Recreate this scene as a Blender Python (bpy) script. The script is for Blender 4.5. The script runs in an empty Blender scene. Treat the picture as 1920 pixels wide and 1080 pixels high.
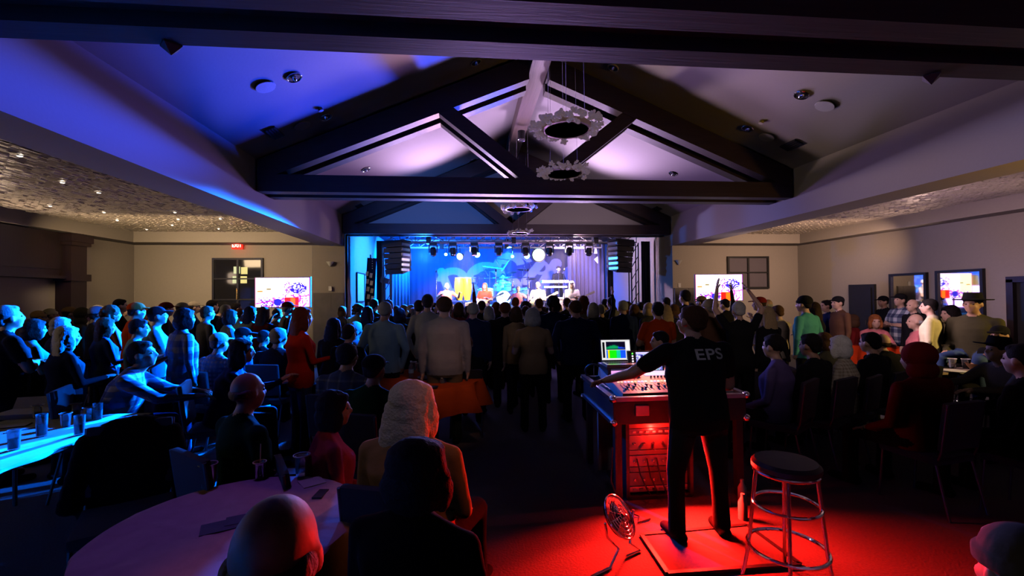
import bpy, bmesh, math, random
import numpy as np
from mathutils import Vector, Matrix, kdtree
from mathutils.bvhtree import BVHTree
random.seed(7); rng = np.random.RandomState(7)
R = math.radians
scene = bpy.context.scene
COL = scene.collection

# ------------------------------------------------------------------ camera
CAMZ = 1.8; FPX = 836.4
YAW, PITCH, ROLL = R(5.561), R(0.883), R(-0.551)
_f0 = Vector((math.sin(YAW), math.cos(YAW), 0)); _r0 = Vector((math.cos(YAW), -math.sin(YAW), 0)); _u0 = Vector((0, 0, 1))
_fwd = _f0*math.cos(PITCH) + _u0*math.sin(PITCH)
_up = -_f0*math.sin(PITCH) + _u0*math.cos(PITCH)
_R = _r0*math.cos(ROLL) + _up*math.sin(ROLL)
_U = -_r0*math.sin(ROLL) + _up*math.cos(ROLL)
CAM = Vector((0, 0, CAMZ))
cam_d = bpy.data.cameras.new('camera'); cam = bpy.data.objects.new('camera', cam_d); COL.objects.link(cam)
cam.matrix_world = Matrix(((_R.x, _U.x, -_fwd.x, 0), (_R.y, _U.y, -_fwd.y, 0), (_R.z, _U.z, -_fwd.z, CAMZ), (0, 0, 0, 1)))
cam_d.sensor_width = 36; cam_d.lens = FPX/1920*36; cam_d.clip_start = 0.05
scene.camera = cam

def ray(px, py):
    return (_fwd*FPX + _R*(px-960) - _U*(py-540)).normalized()
def at(px, py, Y):
    d = ray(px, py); return CAM + d*(Y/d.y)
def atz(px, py, z):
    d = ray(px, py); return CAM + d*((z-CAMZ)/d.z)
def atx(px, py, X):
    d = ray(px, py); return CAM + d*(X/d.x)

scene.view_settings.view_transform = 'Standard'; scene.view_settings.look = 'None'
scene.view_settings.gamma = 1; scene.view_settings.use_curve_mapping = False
scene.view_settings.exposure = 0.0
scene.cycles.max_bounces = 5; scene.cycles.diffuse_bounces = 0; scene.cycles.glossy_bounces = 3
scene.cycles.transparent_max_bounces = 12; scene.cycles.transmission_bounces = 4; scene.cycles.volume_bounces = 0
scene.cycles.use_denoising = True; scene.cycles.sample_clamp_indirect = 4; scene.cycles.caustics_reflective = False; scene.cycles.caustics_refractive = False

world = bpy.data.worlds.new('world'); scene.world = world; world.use_nodes = True
world.node_tree.nodes['Background'].inputs[0].default_value = (.35, .3, .45, 1)
world.node_tree.nodes['Background'].inputs[1].default_value = 0.0

# ------------------------------------------------------------------ lights
def aim(o, tgt):
    o.rotation_euler = (Vector(tgt)-o.location).to_track_quat('-Z', 'Y').to_euler()
def spot(name, loc, tgt, col, power, ang=60, blend=.5, size=.08):
    l = bpy.data.lights.new(name, 'SPOT'); l.color = col; l.energy = power; l.spot_size = R(ang); l.spot_blend = blend; l.shadow_soft_size = size
    o = bpy.data.objects.new(name, l); COL.objects.link(o); o.location = loc; aim(o, tgt); return o
def area(name, loc, tgt, col, power, sx, sy=None, spread=180):
    l = bpy.data.lights.new(name, 'AREA'); l.color = col; l.energy = power; l.shape = 'RECTANGLE'; l.size = sx; l.size_y = sy or sx; l.spread = R(spread)
    o = bpy.data.objects.new(name, l); COL.objects.link(o); o.location = loc; aim(o, tgt); return o
def point(name, loc, col, power, size=.1):
    l = bpy.data.lights.new(name, 'POINT'); l.color = col; l.energy = power; l.shadow_soft_size = size
    o = bpy.data.objects.new(name, l); COL.objects.link(o); o.location = loc; return o

BLUE = (0.0, 0.125, 1.0)
# moving heads of the stage truss throwing blue over the left of the house
spot('blue_house_spot', (-1.3, 13.0, 3.15), (-4.4, 4.6, .5), BLUE, 130000, 35, .35, .08)
spot('blue_house_spot_2', (-1.0, 13.0, 3.15), (-2.2, 7.6, 1.2), BLUE, 16000, 34, .6, .10)
spot('blue_vault_spot', (2.6, 11.9, 3.3), (-1.5, 5.7, 4.7), (.0, .05, 1.0), 8000, 34, .9, .30)  # added unseen lamp below the far timber truss, turns the left slope blue
spot('blue_side_spot', (3.6, 13.2, 2.6), (-3.4, 6.0, 3.7), (.14, .06, 1.0), 350, 22, .9, .2)
# stage wash; vault spots are added unseen below the far timber truss
area('lilac_stage_wash', (1.0, 14.2, 1.6), (1.0, 7.0, 4.6), (.60, .30, 1.0), 80, 2.4, .8, 120)
spot('pink_vault_spot', (.5, 11.9, 3.3), (-.4, 5.6, 5.25), (1.0, .50, .62), 1500, 20, .9, .30)
spot('warm_vault_spot', (-.4, 11.9, 3.3), (4.2, 4.6, 4.6), (1.0, .66, .56), 700, 46, .9, .35)
spot('lilac_vault_spot', (-.6, 11.9, 3.25), (-.2, 8.6, 5.4), (.78, .50, .92), 900, 84, .9, .3)
spot('lilac_vault_spot_2', (3.0, 11.9, 3.25), (2.6, 8.6, 5.4), (.80, .52, .90), 900, 84, .9, .3)
spot('lilac_beam_spot', (1.2, 14.0, 2.0), (.4, 3.0, 3.6), (.60, .30, 1.0), 1100, 24, .7, .2)
spot('truss_glow_spot', (.6, 13.4, 1.9), (1.3, 7.6, 3.5), (.85, .60, 1.0), 520, 40, .8, .1)
spot('gable_blue_spot', (-.8, 8.1, 3.38), (-.9, 12.7, 4.0), (.10, .24, 1.0), 330, 60, .8, .1)  # added lamps behind the middle truss, no fixture modelled, to lift the gable
spot('gable_mauve_spot', (3.2, 8.1, 3.38), (3.0, 12.7, 4.0), (.80, .55, .75), 190, 60, .8, .1)
area('crowd_rim', (1.2, 13.1, 2.95), (1.0, 6.0, .4), (.38, .32, 1.0), 130, 6.0, .2, 90)
area('house_fill_left', (.2, .6, 3.2), (-.2, 8.0, .9), (.62, .60, 1.0), .75, 2.0, .2, 34)  # added fill lamps near the camera, stand in for ceiling bounce
area('house_fill_right', (2.2, .6, 3.2), (4.4, 7.0, .9), (.90, .68, .70), 1.5, 2.0, .2, 36)
spot('desk_fill', (1.2, .5, 3.2), (1.75, 3.25, 1.35), (.70, .62, .9), 16, 30, .8, .1)  # added fill lamp that makes the engineer's shirt print readable
spot('blue_table_spot', (-.6, 7.85, 3.35), (-3.6, 3.6, .75), BLUE, 8000, 16, .4, .06)  # added lamps under the middle truss, blue for the left table and guests
spot('blue_left_spot', (1.4, 7.85, 3.35), (-4.7, 5.9, 1.2), BLUE, 10500, 36, .5, .06)
# stage lighting
spot('stage_front_warm', (0.0, 13.1, 3.2), (-.2, 16.2, 1.6), (1.0, .66, .38), 2600, 50, .6, .08)
spot('stage_front_warm_2', (2.8, 13.0, 3.2), (2.6, 15.4, 1.9), (1.0, .74, .58), 2400, 50, .6, .08)
spot('stage_front_lilac', (3.6, 13.3, 3.2), (3.6, 18.2, 2.0), (.62, .40, 1.0), 2200, 60, .6, .1)
area('stage_blue_wash', (-.6, 15.9, 3.75), (-.4, 18.4, 1.8), (0, .08, 1.0), 3600, 4.4, .3, 160)
spot('stage_blue_side', (-1.2, 14.4, 3.3), (-3.3, 14.6, 2.0), (0, .15, 1.0), 1500, 120, .6, .1)
spot('drum_cyan', (1.4, 15.0, 3.4), (.9, 16.9, 1.5), (.03, .60, 1.0), 6000, 60, .6, .1)
spot('violet_side', (3.4, 14.4, 3.2), (5.6, 14.6, 2.0), (.45, .45, 1.0), 170, 120, .6, .1)
point('truss_blue_fill', (-1.4, 14.3, 3.05), (.02, .2, 1.0), 380, .05)  # added point lights that brighten the truss lattice
point('truss_pink_fill', (3.4, 14.3, 3.05), (1.0, .6, .8), 150, .05)
# added unseen lamps for the side bays, and a yellow sconce out of view
COLW = (1.0, .70, .40)
area('left_alcove_fill', (-5.9, 8.6, 2.95), (-6.2, 12.2, 2.1), COLW, 42, 3.0, .3, 120)  # added area lamps, no cove here, stand in for the bay downlights
area('left_alcove_back', (-6.6, 6.0, 3.3), (-6.6, 6.0, 0), COLW, 4.0, 2.0, 3.0, 150)
area('right_alcove_fill', (7.6, 8.6, 2.95), (8.2, 12.4, 2.1), (1.0, .62, .42), 34, 2.6, .3, 120)
area('right_alcove_side', (6.6, 6.2, 3.3), (9.6, 7.0, 2.0), (.92, .60, .72), 62, .5, 5.0, 150)
for _y in (3.2, 5.6, 8.2): spot('left_mosaic_light', (-7.9, _y, 2.45), (-6.4, _y+.4, 3.45), (1.0, .72, .50), 80, 132, .8, .2)  # added uplights without fixtures, graze the mosaic ceilings
for _y in (5.0, 8.2): spot('right_mosaic_light', (8.9, _y, 2.2), (7.9, _y+.2, 3.45), (1.0, .66, .58), 45, 130, .9, .2)
spot('yellow_sconce', (8.9, 2.3, 2.7), (5.9, 6.2, 1.3), (1.0, .66, .20), 620, 34, .6, .1)
spot('yellow_beam_light', (6.7, 1.9, 1.9), (5.95, 3.6, 3.15), (1.0, .50, .03), 120, 70, .9, .1)  # added unseen uplight that yellows the beam underside
# red work light of the mixing desk
RED = (1.0, 0.010, 0.006)
area('red_work_light', (1.66, 3.60, .50), (1.70, 2.3, .0), RED, 190, .50, .02, 150)
point('red_rack_light', (1.62, 3.765, .60), RED, 5.0, .012)
spot('red_fan_light', (1.55, 3.60, .55), (1.05, 3.0, .25), RED, 260, 50, .6, .02)
spot('console_lamp', (1.85, 4.45, 1.42), (1.75, 4.0, .95), (1.0, .20, .14), 45, 110, .6, .03)
spot('blue_desk_spot', (-1.2, 7.85, 3.35), (1.25, 4.15, .85), BLUE, 900, 12, .6, .05)  # added lamp under the middle truss, puts blue on the case edges
spot('orange_table_spot', (.5, 3.25, 3.40), (-.35, 5.5, .70), (1.0, .42, .22), 46, 22, .8, .08)  # added lamp under the near truss to brighten the orange cloth
spot('lavender_fill', (-.3, .9, 3.3), (-.35, 2.5, 1.15), (.74, .58, .95), 9, 26, .9, .1)  # added fill lamps without fixtures for the front guests
spot('amber_fill', (2.3, 1.3, 2.9), (-.25, 2.45, .95), (1.0, .20, .03), 34, 20, .9, .1)
spot('rose_fill', (-.6, 3.25, 3.40), (-1.95, 5.3, 1.2), (1.0, .36, .42), 24, 22, .9, .08)  # added fill that brightens the walking woman's red shirt
# added lamp under the near truss, dim purple over the front table
spot('purple_table_spot', (-1.7, 3.25, 3.40), (-1.16, 2.1, .75), (.42, .13, 1.0), 30, 38, .9, .15)
spot('amber_table_spot', (1.9, 6.9, 3.3), (-.25, 2.5, 1.05), (1.0, .16, .02), 240, 13, .7, .1)

# ------------------------------------------------------------------ materials
def mat(name, col, rough=.6, metal=0., var=.12, scale=14., bump=.15, emit=None, es=0., spec=None, trans=0.):
    m = bpy.data.materials.new(name); m.use_nodes = True; nt = m.node_tree; N = nt.nodes; L = nt.links
    b = N['Principled BSDF']
    b.inputs['Roughness'].default_value = rough; b.inputs['Metallic'].default_value = metal
    if spec is not None: b.inputs['Specular IOR Level'].default_value = spec
    if trans: b.inputs['Transmission Weight'].default_value = trans
    tc = N.new('ShaderNodeTexCoord'); nz = N.new('ShaderNodeTexNoise'); nz.inputs['Scale'].default_value = scale; nz.inputs['Detail'].default_value = 4
    L.new(tc.outputs['Object'], nz.inputs['Vector'])
    mx = N.new('ShaderNodeMix'); mx.data_type = 'RGBA'
    c = Vector(col[:3])
    mx.inputs['A'].default_value = (*(c*(1-var)), 1); mx.inputs['B'].default_value = (*[min(1, x*(1+var)) for x in c], 1)
    L.new(nz.outputs['Fac'], mx.inputs['Factor']); L.new(mx.outputs['Result'], b.inputs['Base Color'])
    if bump:
        bp = N.new('ShaderNodeBump'); bp.inputs['Strength'].default_value = bump; bp.inputs['Distance'].default_value = .01
        L.new(nz.outputs['Fac'], bp.inputs['Height']); L.new(bp.outputs['Normal'], b.inputs['Normal'])
    if emit:
        b.inputs['Emission Color'].default_value = (*emit, 1); b.inputs['Emission Strength'].default_value = es
    return m
def wood(name, c1, c2, rough=.45, axis='X'):
    m = mat(name, c1, rough); N = m.node_tree.nodes; L = m.node_tree.links
    tc = [n for n in N if n.type == 'TEX_COORD'][0]; nz = [n for n in N if n.type == 'TEX_NOISE'][0]; mx = [n for n in N if n.type == 'MIX'][0]
    mp = N.new('ShaderNodeMapping'); s = {'X': (1.2, 22, 22), 'Y': (22, 1.2, 22), 'Z': (22, 22, 1.2)}[axis]
    mp.inputs['Scale'].default_value = s; L.new(tc.outputs['Object'], mp.inputs['Vector']); L.new(mp.outputs['Vector'], nz.inputs['Vector'])
    nz.inputs['Scale'].default_value = 1.0; nz.inputs['Distortion'].default_value = 1.5
    mx.inputs['A'].default_value = (*c1, 1); mx.inputs['B'].default_value = (*c2, 1)
    return m
def plaid(name, ca, cb, cc, scale=9.0, thin=False):
    m = mat(name, ca, .85, bump=.1); N = m.node_tree.nodes; L = m.node_tree.links
    tc = [n for n in N if n.type == 'TEX_COORD'][0]; b = N['Principled BSDF']
    sp = N.new('ShaderNodeSeparateXYZ'); L.new(tc.outputs['Object'], sp.inputs[0])
    def band(sock, th):
        a = N.new('ShaderNodeMath'); a.operation = 'MULTIPLY'; a.inputs[1].default_value = scale; L.new(sock, a.inputs[0])
        f = N.new('ShaderNodeMath'); f.operation = 'FRACT'; L.new(a.outputs[0], f.inputs[0])
        g = N.new('ShaderNodeMath'); g.operation = 'GREATER_THAN'; g.inputs[1].default_value = th; L.new(f.outputs[0], g.inputs[0]); return g
    th = .82 if thin else .5
    gx, gz = band(sp.outputs['X'], th), band(sp.outputs['Z'], th)
    ad = N.new('ShaderNodeMath'); ad.operation = 'ADD'; L.new(gx.outputs[0], ad.inputs[0]); L.new(gz.outputs[0], ad.inputs[1])
    dv = N.new('ShaderNodeMath'); dv.operation = 'MULTIPLY'; dv.inputs[1].default_value = .5; L.new(ad.outputs[0], dv.inputs[0])
    cr = N.new('ShaderNodeValToRGB'); cr.color_ramp.interpolation = 'CONSTANT'
    e = cr.color_ramp.elements; e[0].color = (*ca, 1); e[1].position = .75; e[1].color = (*cc, 1); k = e.new(.25); k.color = (*cb, 1)
    L.new(dv.outputs[0], cr.inputs['Fac']); L.new(cr.outputs['Color'], b.inputs['Base Color'])
    return m
def img_mat(name, arr, es, rough=.6):
    h, w = arr.shape[:2]
    im = bpy.data.images.new(name, w, h); px = np.ones((h, w, 4), np.float32); px[..., :3] = arr[::-1]; im.pixels.foreach_set(px.ravel()); im.pack()
    m = bpy.data.materials.new(name); m.use_nodes = True; N = m.node_tree.nodes; L = m.node_tree.links; b = N['Principled BSDF']
    t = N.new('ShaderNodeTexImage'); t.image = im
    tc = N.new('ShaderNodeTexCoord'); L.new(tc.outputs['UV'], t.inputs['Vector'])
    if es > 0:
        L.new(t.outputs['Color'], b.inputs['Emission Color']); b.inputs['Emission Strength'].default_value = es; b.inputs['Base Color'].default_value = (.01, .01, .01, 1)
    else: L.new(t.outputs['Color'], b.inputs['Base Color'])
    b.inputs['Roughness'].default_value = rough
    return m
M = {}
M['plaster'] = mat('vault_plaster', (.52, .50, .50), .8, scale=30, var=.03, bump=.1)
M['wall'] = mat('wall_plaster', (.46, .41, .36), .8, scale=25, var=.05, bump=.12)
M['wains'] = mat('grey_stone', (.22, .20, .19), .8, scale=6, var=.2, bump=.3)
M['timber'] = wood('dark_timber', (.014, .009, .008), (.055, .033, .026), .6)
M['timber_y'] = wood('dark_timber_lengthwise', (.10, .07, .055), (.22, .16, .13), axis='Y')
M['brown'] = wood('espresso_wood', (.010, .004, .003), (.020, .008, .006), axis='Z')
M['carpet'] = mat('grey_carpet', (.13, .12, .12), .95, scale=60, var=.3, bump=.5)
M['black'] = mat('black_paint', (.012, .012, .013), .5, bump=.05)
M['blackcloth'] = mat('black_drape', (.010, .010, .012), .95, scale=5, bump=.3)
M['chrome'] = mat('chrome', (.75, .75, .78), .12, 1., var=.02, bump=0)
M['alu'] = mat('brushed_aluminium', (.55, .56, .60), .3, 1., var=.05, scale=80, bump=.05)
M['trussalu'] = mat('truss_aluminium', (.42, .42, .46), .5, .4, var=.05, bump=0)
M['white'] = mat('white_plastic', (.75, .75, .73), .5, bump=.03)
M['grill'] = mat('ceiling_speaker_grille', (.72, .72, .74), .7, scale=200, var=.15, bump=.4)
M['glass'] = mat('dark_window_glass', (.02, .02, .025), .06, bump=0)
M['mirror'] = mat('mirror_glass', (.75, .75, .75), .03, 1., var=0, bump=0)
M['clear'] = mat('clear_plastic', (.85, .88, .92), .08, var=0, bump=0, trans=.85)
M['lampw'] = mat('lamp_glow', (1, 1, 1), .5, emit=(1, .86, .68), es=9)
M['tile'] = mat('pearl_mosaic', (.60, .53, .45), .32, .15, var=.5, scale=45, bump=.1)

# ------------------------------------------------------------------ mesh builder
class MB:
    def __init__(s): s.v = []; s.f = []; s.uv = None
    def add(s, vs, fs):
        o = len(s.v); s.v += [tuple(v) for v in vs]; s.f += [tuple(i+o for i in f) for f in fs]; return s
    def box(s, c, d, rot=None, bev=0):
        x, y, z = d[0]/2, d[1]/2, d[2]/2
        if bev:
            b = min(bev, x*.9, y*.9, z*.9); vs = []; 
            bm = bmesh.new(); bmesh.ops.create_cube(bm, size=1)
            for v in bm.verts: v.co = Vector((v.co.x*2*x, v.co.y*2*y, v.co.z*2*z))
            bmesh.ops.bevel(bm, geom=bm.edges[:], offset=b, segments=2, profile=.7, affect='EDGES')
            bm.verts.index_update(); vs = [v.co.copy() for v in bm.verts]; fs = [[v.index for v in f.verts] for f in bm.faces]; bm.free()
        else:
            vs = [Vector((sx*x, sy*y, sz*z)) for sx in (-1, 1) for sy in (-1, 1) for sz in (-1, 1)]
            fs = [(0, 1, 3, 2), (4, 6, 7, 5), (0, 4, 5, 1), (2, 3, 7, 6), (0, 2, 6, 4), (1, 5, 7, 3)]
        if rot is not None: vs = [rot @ v for v in vs]
        c = Vector(c); return s.add([v+c for v in vs], fs)
    def bar(s, a, b, w, h=None, up=(0, 0, 1)):
        """box beam from a to b, w sideways, h along up"""
        a, b = Vector(a), Vector(b); h = h or w; d = (b-a).normalized(); u = Vector(up)
        if abs(d.dot(u)) > .98: u = Vector((0, 1, 0))
        x = d.cross(u).normalized()*w/2; z = x.normalized().cross(d)*h/2
        vs = [p+sx*x+sz*z for p in (a, b) for sx, sz in ((-1, -1), (1, -1), (1, 1), (-1, 1))]
        return s.add(vs, [(3, 2, 1, 0), (4, 5, 6, 7), (0, 1, 5, 4), (1, 2, 6, 5), (2, 3, 7, 6), (3, 0, 4, 7)])
    def tube(s, pts, r, n=8, closed=False, cap=True):
        pts = [Vector(p) for p in pts]; k = len(pts); rr = r if isinstance(r, (list, tuple)) else [r]*k
        vs = []; nrm = None
        for i, p in enumerate(pts):
            if closed: d = pts[(i+1) % k]-pts[i-1]
            else: d = pts[min(i+1, k-1)]-pts[max(i-1, 0)]
            d.normalize()
            if nrm is None: nrm = d.orthogonal().normalized()
            nrm = (nrm-d*nrm.dot(d)).normalized(); bn = d.cross(nrm)
            for j in range(n):
                a = 2*math.pi*j/n; vs.append(p+(nrm*math.cos(a)+bn*math.sin(a))*rr[i])
        fs = []
        for i in range(k if closed else k-1):
            i2 = (i+1) % k
            for j in range(n): fs.append((i*n+j, i*n+(j+1) % n, i2*n+(j+1) % n, i2*n+j))
        if not closed and cap: fs.append(tuple(range(n-1, -1, -1))); fs.append(tuple(range((k-1)*n, k*n)))
        return s.add(vs, fs)
    def ring(s, c, r, t, n=32, m=8, axis=(0, 0, 1)):
        q = Vector((0, 0, 1)).rotation_difference(Vector(axis).normalized()); c = Vector(c)
        return s.tube([c+q @ Vector((r*math.cos(2*math.pi*i/n), r*math.sin(2*math.pi*i/n), 0)) for i in range(n)], t, m, closed=True)
    def lathe(s, prof, c=(0, 0, 0), n=24, axis=(0, 0, 1), wob=None):
        q = Vector((0, 0, 1)).rotation_difference(Vector(axis).normalized()); c = Vector(c); vs = []; fs = []
        for i, (r, z) in enumerate(prof):
            for j in range(n):
                a = 2*math.pi*j/n; rr = r if wob is None else r*(1+wob(i, a)); vs.append(c+q @ Vector((rr*math.cos(a), rr*math.sin(a), z)))
        for i in range(len(prof)-1):
            for j in range(n): fs.append((i*n+j, i*n+(j+1) % n, (i+1)*n+(j+1) % n, (i+1)*n+j))
        if prof[0][0] > 1e-4: fs.append(tuple(range(n-1, -1, -1)))
        if prof[-1][0] > 1e-4: fs.append(tuple(range((len(prof)-1)*n, len(prof)*n)))
        return s.add(vs, fs)
    def ell(s, c, r, rot=None, n=12, m=8):
        c = Vector(c); vs = []; fs = []
        for i in range(1, m):
            t = math.pi*i/m
            for j in range(n):
                a = 2*math.pi*j/n; v = Vector((r[0]*math.sin(t)*math.cos(a), r[1]*math.sin(t)*math.sin(a), r[2]*math.cos(t)))
                vs.append(c+(rot @ v if rot is not None else v))
        tp = Vector((0, 0, r[2])); tp = rot @ tp if rot is not None else tp; vs += [c+tp, c-tp]; T = len(vs)-2
        for i in range(m-2):
            for j in range(n): fs.append((i*n+(j+1) % n, i*n+j, (i+1)*n+j, (i+1)*n+(j+1) % n))
        for j in range(n): fs.append((T, j, (j+1) % n)); fs.append((T+1, (m-2)*n+(j+1) % n, (m-2)*n+j))
        return s.add(vs, fs)
    def prism(s, poly, y0, y1):
        """polygon in XZ extruded along Y"""
        n = len(poly); vs = [(x, y0, z) for x, z in poly]+[(x, y1, z) for x, z in poly]
        return s.add(vs, [tuple(range(n)), tuple(range(2*n-1, n-1, -1))]+[(i, i+n, (i+1) % n+n, (i+1) % n) for i in range(n)])
    def mesh(s, name, smooth=False):
        me = bpy.data.meshes.new(name); me.from_pydata(s.v, [], s.f)
        bm = bmesh.new(); bm.from_mesh(me); bmesh.ops.recalc_face_normals(bm, faces=bm.faces); bm.to_mesh(me); bm.free()
        if smooth:
            me.polygons.foreach_set('use_smooth', [True]*len(me.polygons))
            try: me.set_sharp_from_angle(angle=R(40))
            except Exception: pass
        return me
    def build(s, name, material, parent=None, smooth=False, loc=None):
        me = s.mesh(name, smooth); me.materials.append(material)
        o = bpy.data.objects.new(name, me); COL.objects.link(o); o.parent = parent
        if loc is not None: o.location = loc
        return o

def tag(o, label=None, cat=None, group=None, kind=None):
    if label: o['label'] = label
    if cat: o['category'] = cat
    if group: o['group'] = group
    if kind: o['kind'] = kind
    return o
def thing(name, label, cat, loc=(0, 0, 0), rz=0, group=None, sc=1):
    o = bpy.data.objects.new(name, None); COL.objects.link(o); o.location = loc; o.rotation_euler = (0, 0, rz)
    o.scale = sc if isinstance(sc, tuple) else (sc,)*3; o.empty_display_size = .1
    return tag(o, label, cat, group)
KIDS = {}
def copy_tree(o, parent=None, label=None, loc=None, rz=None):
    c = o.copy(); COL.objects.link(c); c.parent = parent
    if label: c['label'] = label
    if loc is not None: c.location = loc
    if rz is not None: c.rotation_euler = (0, 0, rz)
    for ch in list(o.children): copy_tree(ch, c)
    return c
def structure(o): o['kind'] = 'structure'; return o

# ================================================================== ROOM SHELL
XL, XR = -3.301, 5.698; XM = (XL+XR)/2
BZ = CAMZ+1.344      # underside of the dropped beams
EZ = CAMZ+2.169      # eaves
AZ = CAMZ+4.103+.03  # ridge
BW = .58
YB = 12.05           # back walls of the side bays
YE = 18.6            # back wall of the stage bay
XLW, XRW = -8.35, 9.5
YF = -2.5
structure(MB().box((.6, 8, -.05), (22, 24, .1)).build('floor', M['carpet']))
# vault, two slopes and gable behind camera
T = .1
structure(MB().prism([(XL-.3, EZ-.13), (XM, AZ), (XM, AZ+T), (XL-.3, EZ+T)], YF, 12.95).build('ceiling_left_slope', M['plaster']))
structure(MB().prism([(XM, AZ), (XR+.3, EZ-.13), (XR+.3, EZ+T), (XM, AZ+T)], YF, 12.95).build('ceiling_right_slope', M['plaster']))
structure(MB().prism([(XL, EZ-.02), (XL, BZ+.36), (XM, BZ+.36), (XR, BZ+.36), (XR, EZ-.02), (XM, AZ-.02)], 12.72, 12.84).build('wall_gable', M['plaster']))
structure(MB().box((XM, 15.8, 4.05), (XR-XL+.4, 5.9, .1)).build('ceiling_stage', M['blackcloth']))
# dropped side beams (boxes)
structure(MB().box((XL-BW/2, (YF+12.2)/2, (BZ+EZ+.05)/2), (BW, 12.2-YF, EZ+.05-BZ)).build('trim_1', M['plaster']))
structure(MB().box((XR+BW/2, (YF+12.2)/2, (BZ+EZ+.05)/2), (BW, 12.2-YF, EZ+.05-BZ)).build('trim_2', M['plaster']))
# side bay ceilings (coffers) and their perimeter soffits
CZ = BZ+.26
structure(MB().box(((XL-BW+XLW)/2, (YF+YB)/2, CZ+.05), (XL-BW-XLW, YB-YF, .08)).build('ceiling_left_bay', M['wall']))
structure(MB().box(((XR+BW+XRW)/2, (YF+YB)/2, CZ+.05), (XRW-XR-BW, YB-YF, .08)).build('ceiling_right_bay', M['wall']))
structure(MB().box((XLW+.2, (YF+YB)/2, (BZ+CZ)/2+.01), (.4, YB-YF, CZ-BZ+.02)).build('trim_3', M['wall']))
structure(MB().box((XRW-.2, (YF+YB)/2, (BZ+CZ)/2+.01), (.4, YB-YF, CZ-BZ+.02)).build('trim_4', M['wall']))
structure(MB().box(((XL-BW+XLW)/2+.2, YB-.3, (BZ+CZ)/2+.012), (XL-BW-XLW-.4, .6, CZ-BZ+.024)).build('trim_5', M['wall']))
structure(MB().box(((XR+BW+XRW)/2-.2, YB-.3, (BZ+CZ)/2+.012), (XRW-XR-BW-.4, .6, CZ-BZ+.024)).build('trim_6', M['wall']))
# walls
structure(MB().box((XLW-.1, (YF+YB)/2, 1.75), (.2, YB-YF+.4, 3.5)).build('wall_left', M['wall']))
structure(MB().box((XRW+.1, (YF+YB)/2, 1.75), (.2, YB-YF+.4, 3.5)).build('wall_right', M['wall']))
structure(MB().box((XM, YF-.1, 3), (18.2, .2, 6.2)).build('wall_near', M['wall']))
XA = -4.05           # where the left back wall turns
structure(MB().box(((XLW+XA)/2, YB+.08, 1.75), (XA-XLW, .16, 3.5)).build('wall_back_left', M['wall']))
structure(MB().add([(XA, YB, 0), (XL, 12.35, 0), (XL, 12.35, EZ), (XA, YB, EZ), (XA, YB+.16, 0), (XL, 12.6, 0), (XL, 12.6, EZ), (XA, YB+.16, EZ)],
     [(0, 1, 2, 3), (7, 6, 5, 4), (0, 4, 5, 1), (3, 2, 6, 7), (1, 5, 6, 2), (0, 3, 7, 4)]).build('wall_back_left_return', M['wall']))
structure(MB().box(((XR+.02+XRW)/2, YB+.08, 1.75), (XRW-XR-.02, .16, 3.5)).build('wall_back_right', M['wall']))
structure(MB().box((XL-.08, (12.4+YE)/2, 2.1), (.16, YE-12.4, 4.2)).build('wall_stage_left', M['wall']))
structure(MB().box((XR+.1, (YB+.16+YE)/2, 2.1), (.16, YE-YB-.16, 4.2)).build('wall_stage_right', M['wall']))
structure(MB().box((XM, YE+.1, 2.1), (XR-XL+.6, .2, 4.2)).build('wall_back', M['wall']))
# stone wainscot panels near the stage
def wainscot(a, b, z, n_rows=4):
    a, b = Vector(a), Vector(b); d = b-a; Lh = d.length; d.normalize(); nrm = Vector((d.y, -d.x, 0))
    root = structure(MB().bar(a+Vector((0, 0, z/2))+nrm*.02, b+Vector((0, 0, z/2))+nrm*.02, .04, z).build('trim_stone_wainscot', M['wains']))
    hh = z/n_rows
    for r_ in range(n_rows):
        x = 0
        while x < Lh-.02:
            w = min(random.uniform(.3, .5), Lh-x)
            c = a+d*(x+w/2)+Vector((0, 0, hh*(r_+.5)))+nrm*.045
            MB().bar(c-d*(w/2-.004), c+d*(w/2-.004), random.uniform(.02, .035), hh-.008).build('stone', M['wains'], root)
            x += w
    return root
wainscot((XA+.02, YB+.005, 0), (XL-.03, 12.33, 0), 1.9)
wainscot((XR+.05, YB-.005, 0), (XR+.62, YB-.005, 0), 1.95)
# mosaic tile ceilings in the bays
def mosaic(x0, x1, y0, y1, name):
    px, py, g = .055, .11, .008
    V = []; F = []
    nx = int((x1-x0)/px); ny = int((y1-y0)/py)
    for i in range(nx):
        off = (i % 2)*py/2
        for j in range(ny):
            a = x0+i*px; b = y0+j*py+off; z = CZ-.006-rng.uniform(0, .010); t = rng.uniform(-.006, .006); w = px-g; l = py-g; zt = CZ+.009
            k = len(V)
            V += [(a, b, z+t), (a+w, b, z-t), (a+w, b+l, z-t), (a, b+l, z+t), (a, b, zt), (a+w, b, zt), (a+w, b+l, zt), (a, b+l, zt)]
            F += [(k+3, k+2, k+1, k), (k, k+1, k+5, k+4), (k+1, k+2, k+6, k+5), (k+2, k+3, k+7, k+6), (k+3, k, k+4, k+7)]
    mb = MB(); mb.v = V; mb.f = F
    me = bpy.data.meshes.new(name); me.from_pydata(V, [], F); me.materials.append(M['tile'])
    o = bpy.data.objects.new(name, me); COL.objects.link(o)
    o['kind'] = 'stuff'; o['label'] = 'pearly mosaic tiles covering the recessed ceiling over the '+('left' if x0 < 0 else 'right')+' side of the hall'; o['category'] = 'mosaic'
    return o
mosaic(XLW+.42, XL-BW-.02, 2.0, YB-.62, 'mosaic_tiles')
mosaic(XR+BW+.02, XRW-.42, 2.0, YB-.62, 'mosaic_tiles')

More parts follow.
